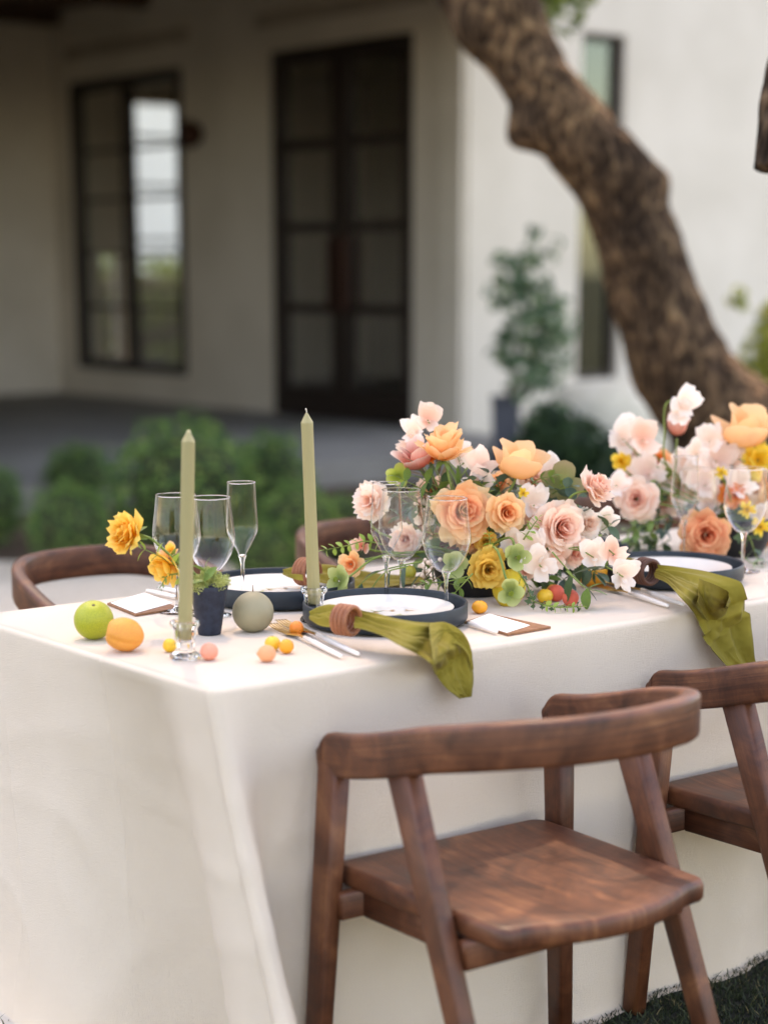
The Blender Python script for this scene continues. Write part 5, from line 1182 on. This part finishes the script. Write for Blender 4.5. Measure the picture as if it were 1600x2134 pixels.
bloom('yellow_bloom', 'round yellow bloom at the left of the farther bouquet', 'flower', 1294, 962, 4.28, 52, (-.3, .2, 1), [(4, .15, 'p_lemon', dict(cup=40)), (5, .4, 'p_lemon', dict(cup=40)), (6, .65, 'p_lemon', {})], 26, g2, stem=[F2(1330, 1000), heart2])
bloom('yellow_bloom', 'ragged yellow bloom at the right picture edge below the poppy', 'flower', 1580, 958, 4.26, 84, (.1, .3, 1), [(5, .3, 'p_lemon', dict(ruff=.12)), (6, .6, 'p_lemon', dict(ruff=.12, width=.6)), (7, .9, 'p_lemon', dict(ruff=.12, width=.6))], 27, g2, stem=[heart2])
bloom('peach_bloom', 'peach bloom between the yellow bloom and the tulip stem', 'flower', 1372, 962, 4.36, 62, (0, .3, 1), ROSE('p_orange', 'p_peach', 'p_peach', False), 28, g2, stem=[heart2])
bloom('peach_bloom', 'peach rose cut off by the right picture edge', 'rose', 1612, 1040, 4.30, 90, (0, .1, 1), ROSE('p_peach', 'p_peach2', 'p_peach2'), 29, g2, stem=[heart2])
bloom('red_filler_flower', 'small red orange bloom behind the pink rose', 'flower', 1350, 990, 4.30, 34, (0, .2, 1), [(5, .5, 'p_orange', {})], 30, g2, stem=[heart2])
XB2 = [('pale blush rose behind the flute in the farther bouquet', 1420, 1010, 90, ('p_pink', 'p_blush', 'p_white')), ('blush rose between the orange bloom and coral rose', 1530, 1090, 84, ('p_pink', 'p_blush', 'p_blush')), ('blush rose behind the pink rose of the farther bouquet', 1380, 1050, 80, ('p_blush', 'p_blush', 'p_white')), ('white rose behind the tall tulip stem', 1440, 965, 84, ('p_blush', 'p_white', 'p_white')), ('pale rose at the right edge under the ragged yellow bloom', 1575, 1010, 84, ('p_peach', 'p_blush', 'p_white'))]
for i, (lab, x, y, d, ms) in enumerate(XB2): bloom('garden_rose', lab, 'rose', x, y, 4.32, d, (random.Random(i).uniform(-.4, .4), .15, 1), ROSE(*ms, False, .95, .06), 80+i, g2, stem=[heart2])
for lab, x, y, d in (('yellow daisy at the right edge, lower of two', 1583, 1098, 44), ('yellow daisy left of the right edge one', 1556, 1062, 38), ('small yellow daisy above the orange bloom', 1502, 985, 28)):
    bloom('yellow_daisy', lab, 'daisy', x, y, 4.14, d, (-.1, .1, 1), [(9, .85, 'p_lemon', dict(width=.42, curl=10))], 31, g2, ('flat', 'p_mustard', .25), [heart2])
SP2 = [('white sweet pea at the far left top of the farther bouquet', 1296, 902, 66, 'p_white'), ('white sweet pea right of the far left top one', 1340, 906, 62, 'p_blush'), ('white sweet pea below the far left top pair', 1322, 935, 54, 'p_lav'), ('nodding white bloom above the tulip', 1424, 832, 52, 'p_white'),
       ('second nodding white bloom touching the tulip', 1416, 856, 46, 'p_white'), ('pale sweet pea left of the tulip stem', 1352, 978, 58, 'p_lav'), ('pale sweet pea with dark centre right of the pink rose', 1384, 990, 54, 'p_white'), ('white sweet pea at upper right of the tulip', 1478, 912, 52, 'p_white'), ('white sweet pea below the upper right one', 1452, 938, 46, 'p_white'),
       ('large pale sweet pea in the middle of the farther bouquet', 1492, 950, 66, 'p_lav'), ('pale sweet pea under the peach poppy', 1530, 968, 62, 'p_lav'), ('pale sweet pea left of the orange bloom', 1470, 1000, 60, 'p_lav'), ('pale sweet pea above the coral rose', 1476, 1044, 54, 'p_lav'), ('white sweet pea above the wine glass at right', 1545, 1002, 54, 'p_white'),
       ('white sweet pea left of the pink rose', 1282, 1004, 46, 'p_white'), ('white sweet pea under the yellow bloom at left', 1312, 990, 46, 'p_lav'), ('white bloom low at the right edge', 1590, 1075, 50, 'p_white'), ('pale sweet pea behind the flute rim', 1436, 985, 50, 'p_white')]
for i, (lab, x, y, d, m) in enumerate(SP2):
    rr = random.Random(i); sweet_pea(lab, x, y, 4.22 + rr.uniform(-.04, .1), d, (rr.uniform(-.4, .4), rr.uniform(0, .4), 1), m, i+3, g2, None if i in (3, 4) else [F2(x*.7+1450*.3, y*.7+1080*.3), heart2])
sp = thing('nodding_stem', 'hooked stem above the tulip in the farther bouquet', 'flower stem', F2(1412, 845), None, 'greenery of the farther bouquet')
stem_part(sp, [F2(1412, 838), F2(1394, 836), F2(1384, 852), F2(1384, 900), F2(1396, 980), heart2], .0018, .0024)
r_ = random.Random(77)
for i in range(34):
    x = r_.uniform(1300, 1590); y = r_.uniform(960, 1150); D0 = r_.uniform(4.26, 4.42); mat = r_.choice(['leaf_dark', 'leaf_dark', 'leaf_mid', 'leaf_blue'])
    sprig(where(mat, x, y, AN2), [(x*.7+1455*.3, y*.7+1090*.3), (x, y), (x+(x-1455)*.2+r_.gauss(0, 12), y+r_.uniform(-10, 30))], [4.30, D0, D0-.04], mat, r_.uniform(.03, .045), r_.uniform(.015, .024), 3, seed=90+i, group='leaf sprigs filling the farther bouquet')
g3 = 'greenery of the farther bouquet'
sprig('green leaves trailing left of the farther black bowl', [(1390, 1075), (1330, 1100), (1310, 1130)], 4.18, 'leaf_mid', .03, .018, 3, seed=130, group=g3)
sprig('dark vine trailing on the cloth right of the farther bowl', [(1530, 1090), (1560, 1120), (1575, 1160), (1590, 1175)], 4.12, 'leaf_dark', .03, .02, 5, seed=131, group=g3, lobes=2)
sprig('pale leaf on the cloth behind the right edge plate', [(1540, 1150), (1560, 1170), (1580, 1178)], 4.08, 'leaf_pale', .032, .022, 1, seed=132, group=g3)

# ---- small pot with moss and yellow roses
p = T0(437, 1322); PC = Vector((p.x, p.y, TZ+.001)); PDn = (p-CAM).dot(FV)
pt = thing('small_pot', 'small tapered navy pot filled with pale moss', 'pot', PC)
lathe([(.001, 0), (.0195, 0), (.0205, .0015), (.0325, .078), (.0335, .0795), (.0342, .086), (.0335, .088), (.031, .088), (.0295, .08), (.001, .07)], 40).build('pot', M['navy_pot'], pt)
r_ = random.Random(12); V = []; F = []
for k in range(17):
    a = r_.uniform(0, 6.28); rr = r_.uniform(.0, .033); c = Vector((rr*math.cos(a), rr*math.sin(a), .090+r_.uniform(-.002, .006)+.016*(1-rr/.033))); R1 = r_.uniform(.009, .015)
    def fn():
        d = Vector((r_.gauss(0, 1), r_.gauss(0, 1), r_.gauss(0, 1))).normalized(); return c + d*R1*r_.random()**.4*(1+.25*n3(d.x*4+k, d.y*4, d.z*4)), d
    v, f = leaf_cloud(420, fn, .0042, r_, .35); n_ = len(V); V += v; F += [tuple(i+n_ for i in q_) for q_ in f]
o = link('moss', mesh('moss', V, F, M['moss'], False), pt); o['kind'] = 'stuff'
pot_top = PC + Vector((0, 0, .08)); g4 = 'yellow roses in the small pot'
Dq = PDn - .01
bloom('yellow_rose', 'yellow rose reaching out left from the small pot', 'rose', 268, 1112, Dq, 112, (-.75, .30, .55), ROSE('p_yellow', 'p_yellow', 'p_yellow', False, .8, .05), 41, g4, stem=[PD(310, 1120, Dq), PD(345, 1148, Dq), PD(390, 1190, Dq), pot_top], sepals=.55)
bloom('yellow_rose', 'yellow rose nodding low behind the left taper candle', 'rose', 348, 1178, Dq, 112, (-.65, -.45, .5), [(3, .12, 'p_yellow', dict(width=1)), (4, .35, 'p_yellow', dict(width=1)), (4, .62, 'p_yellow', dict(width=1, curl=30))], 42, g4, stem=[PD(385, 1175, Dq+.01), pot_top], sepals=.5)
bloom('yellow_rose', 'small yellow petals above the nodding rose at the candle', 'rose', 356, 1152, Dq+.02, 66, (-.2, .6, .5), [(3, .2, 'p_yellow', dict(width=1)), (3, .5, 'p_peach2', dict(width=1))], 43, g4, stem=[PD(375, 1180, Dq+.01), pot_top])
sprig('bright green rose leaves between the pot and the left yellow rose', [(420, 1222), (375, 1185), (330, 1158), (295, 1142)], Dq-.012, 'leaf_light', .030, .020, 4, seed=140, group=g4, spread=.8)
sprig('green leaf standing up over the moss of the small pot', [(432, 1225), (425, 1205), (428, 1186)], Dq-.02, 'leaf_mid', .030, .018, 2, seed=141, group=g4)
sprig('thin green sprig hanging from the nodding yellow rose', [(375, 1195), (350, 1200), (340, 1215), (333, 1226)], Dq-.02, 'leaf_mid', .012, .004, 4, seed=142, group=g4)
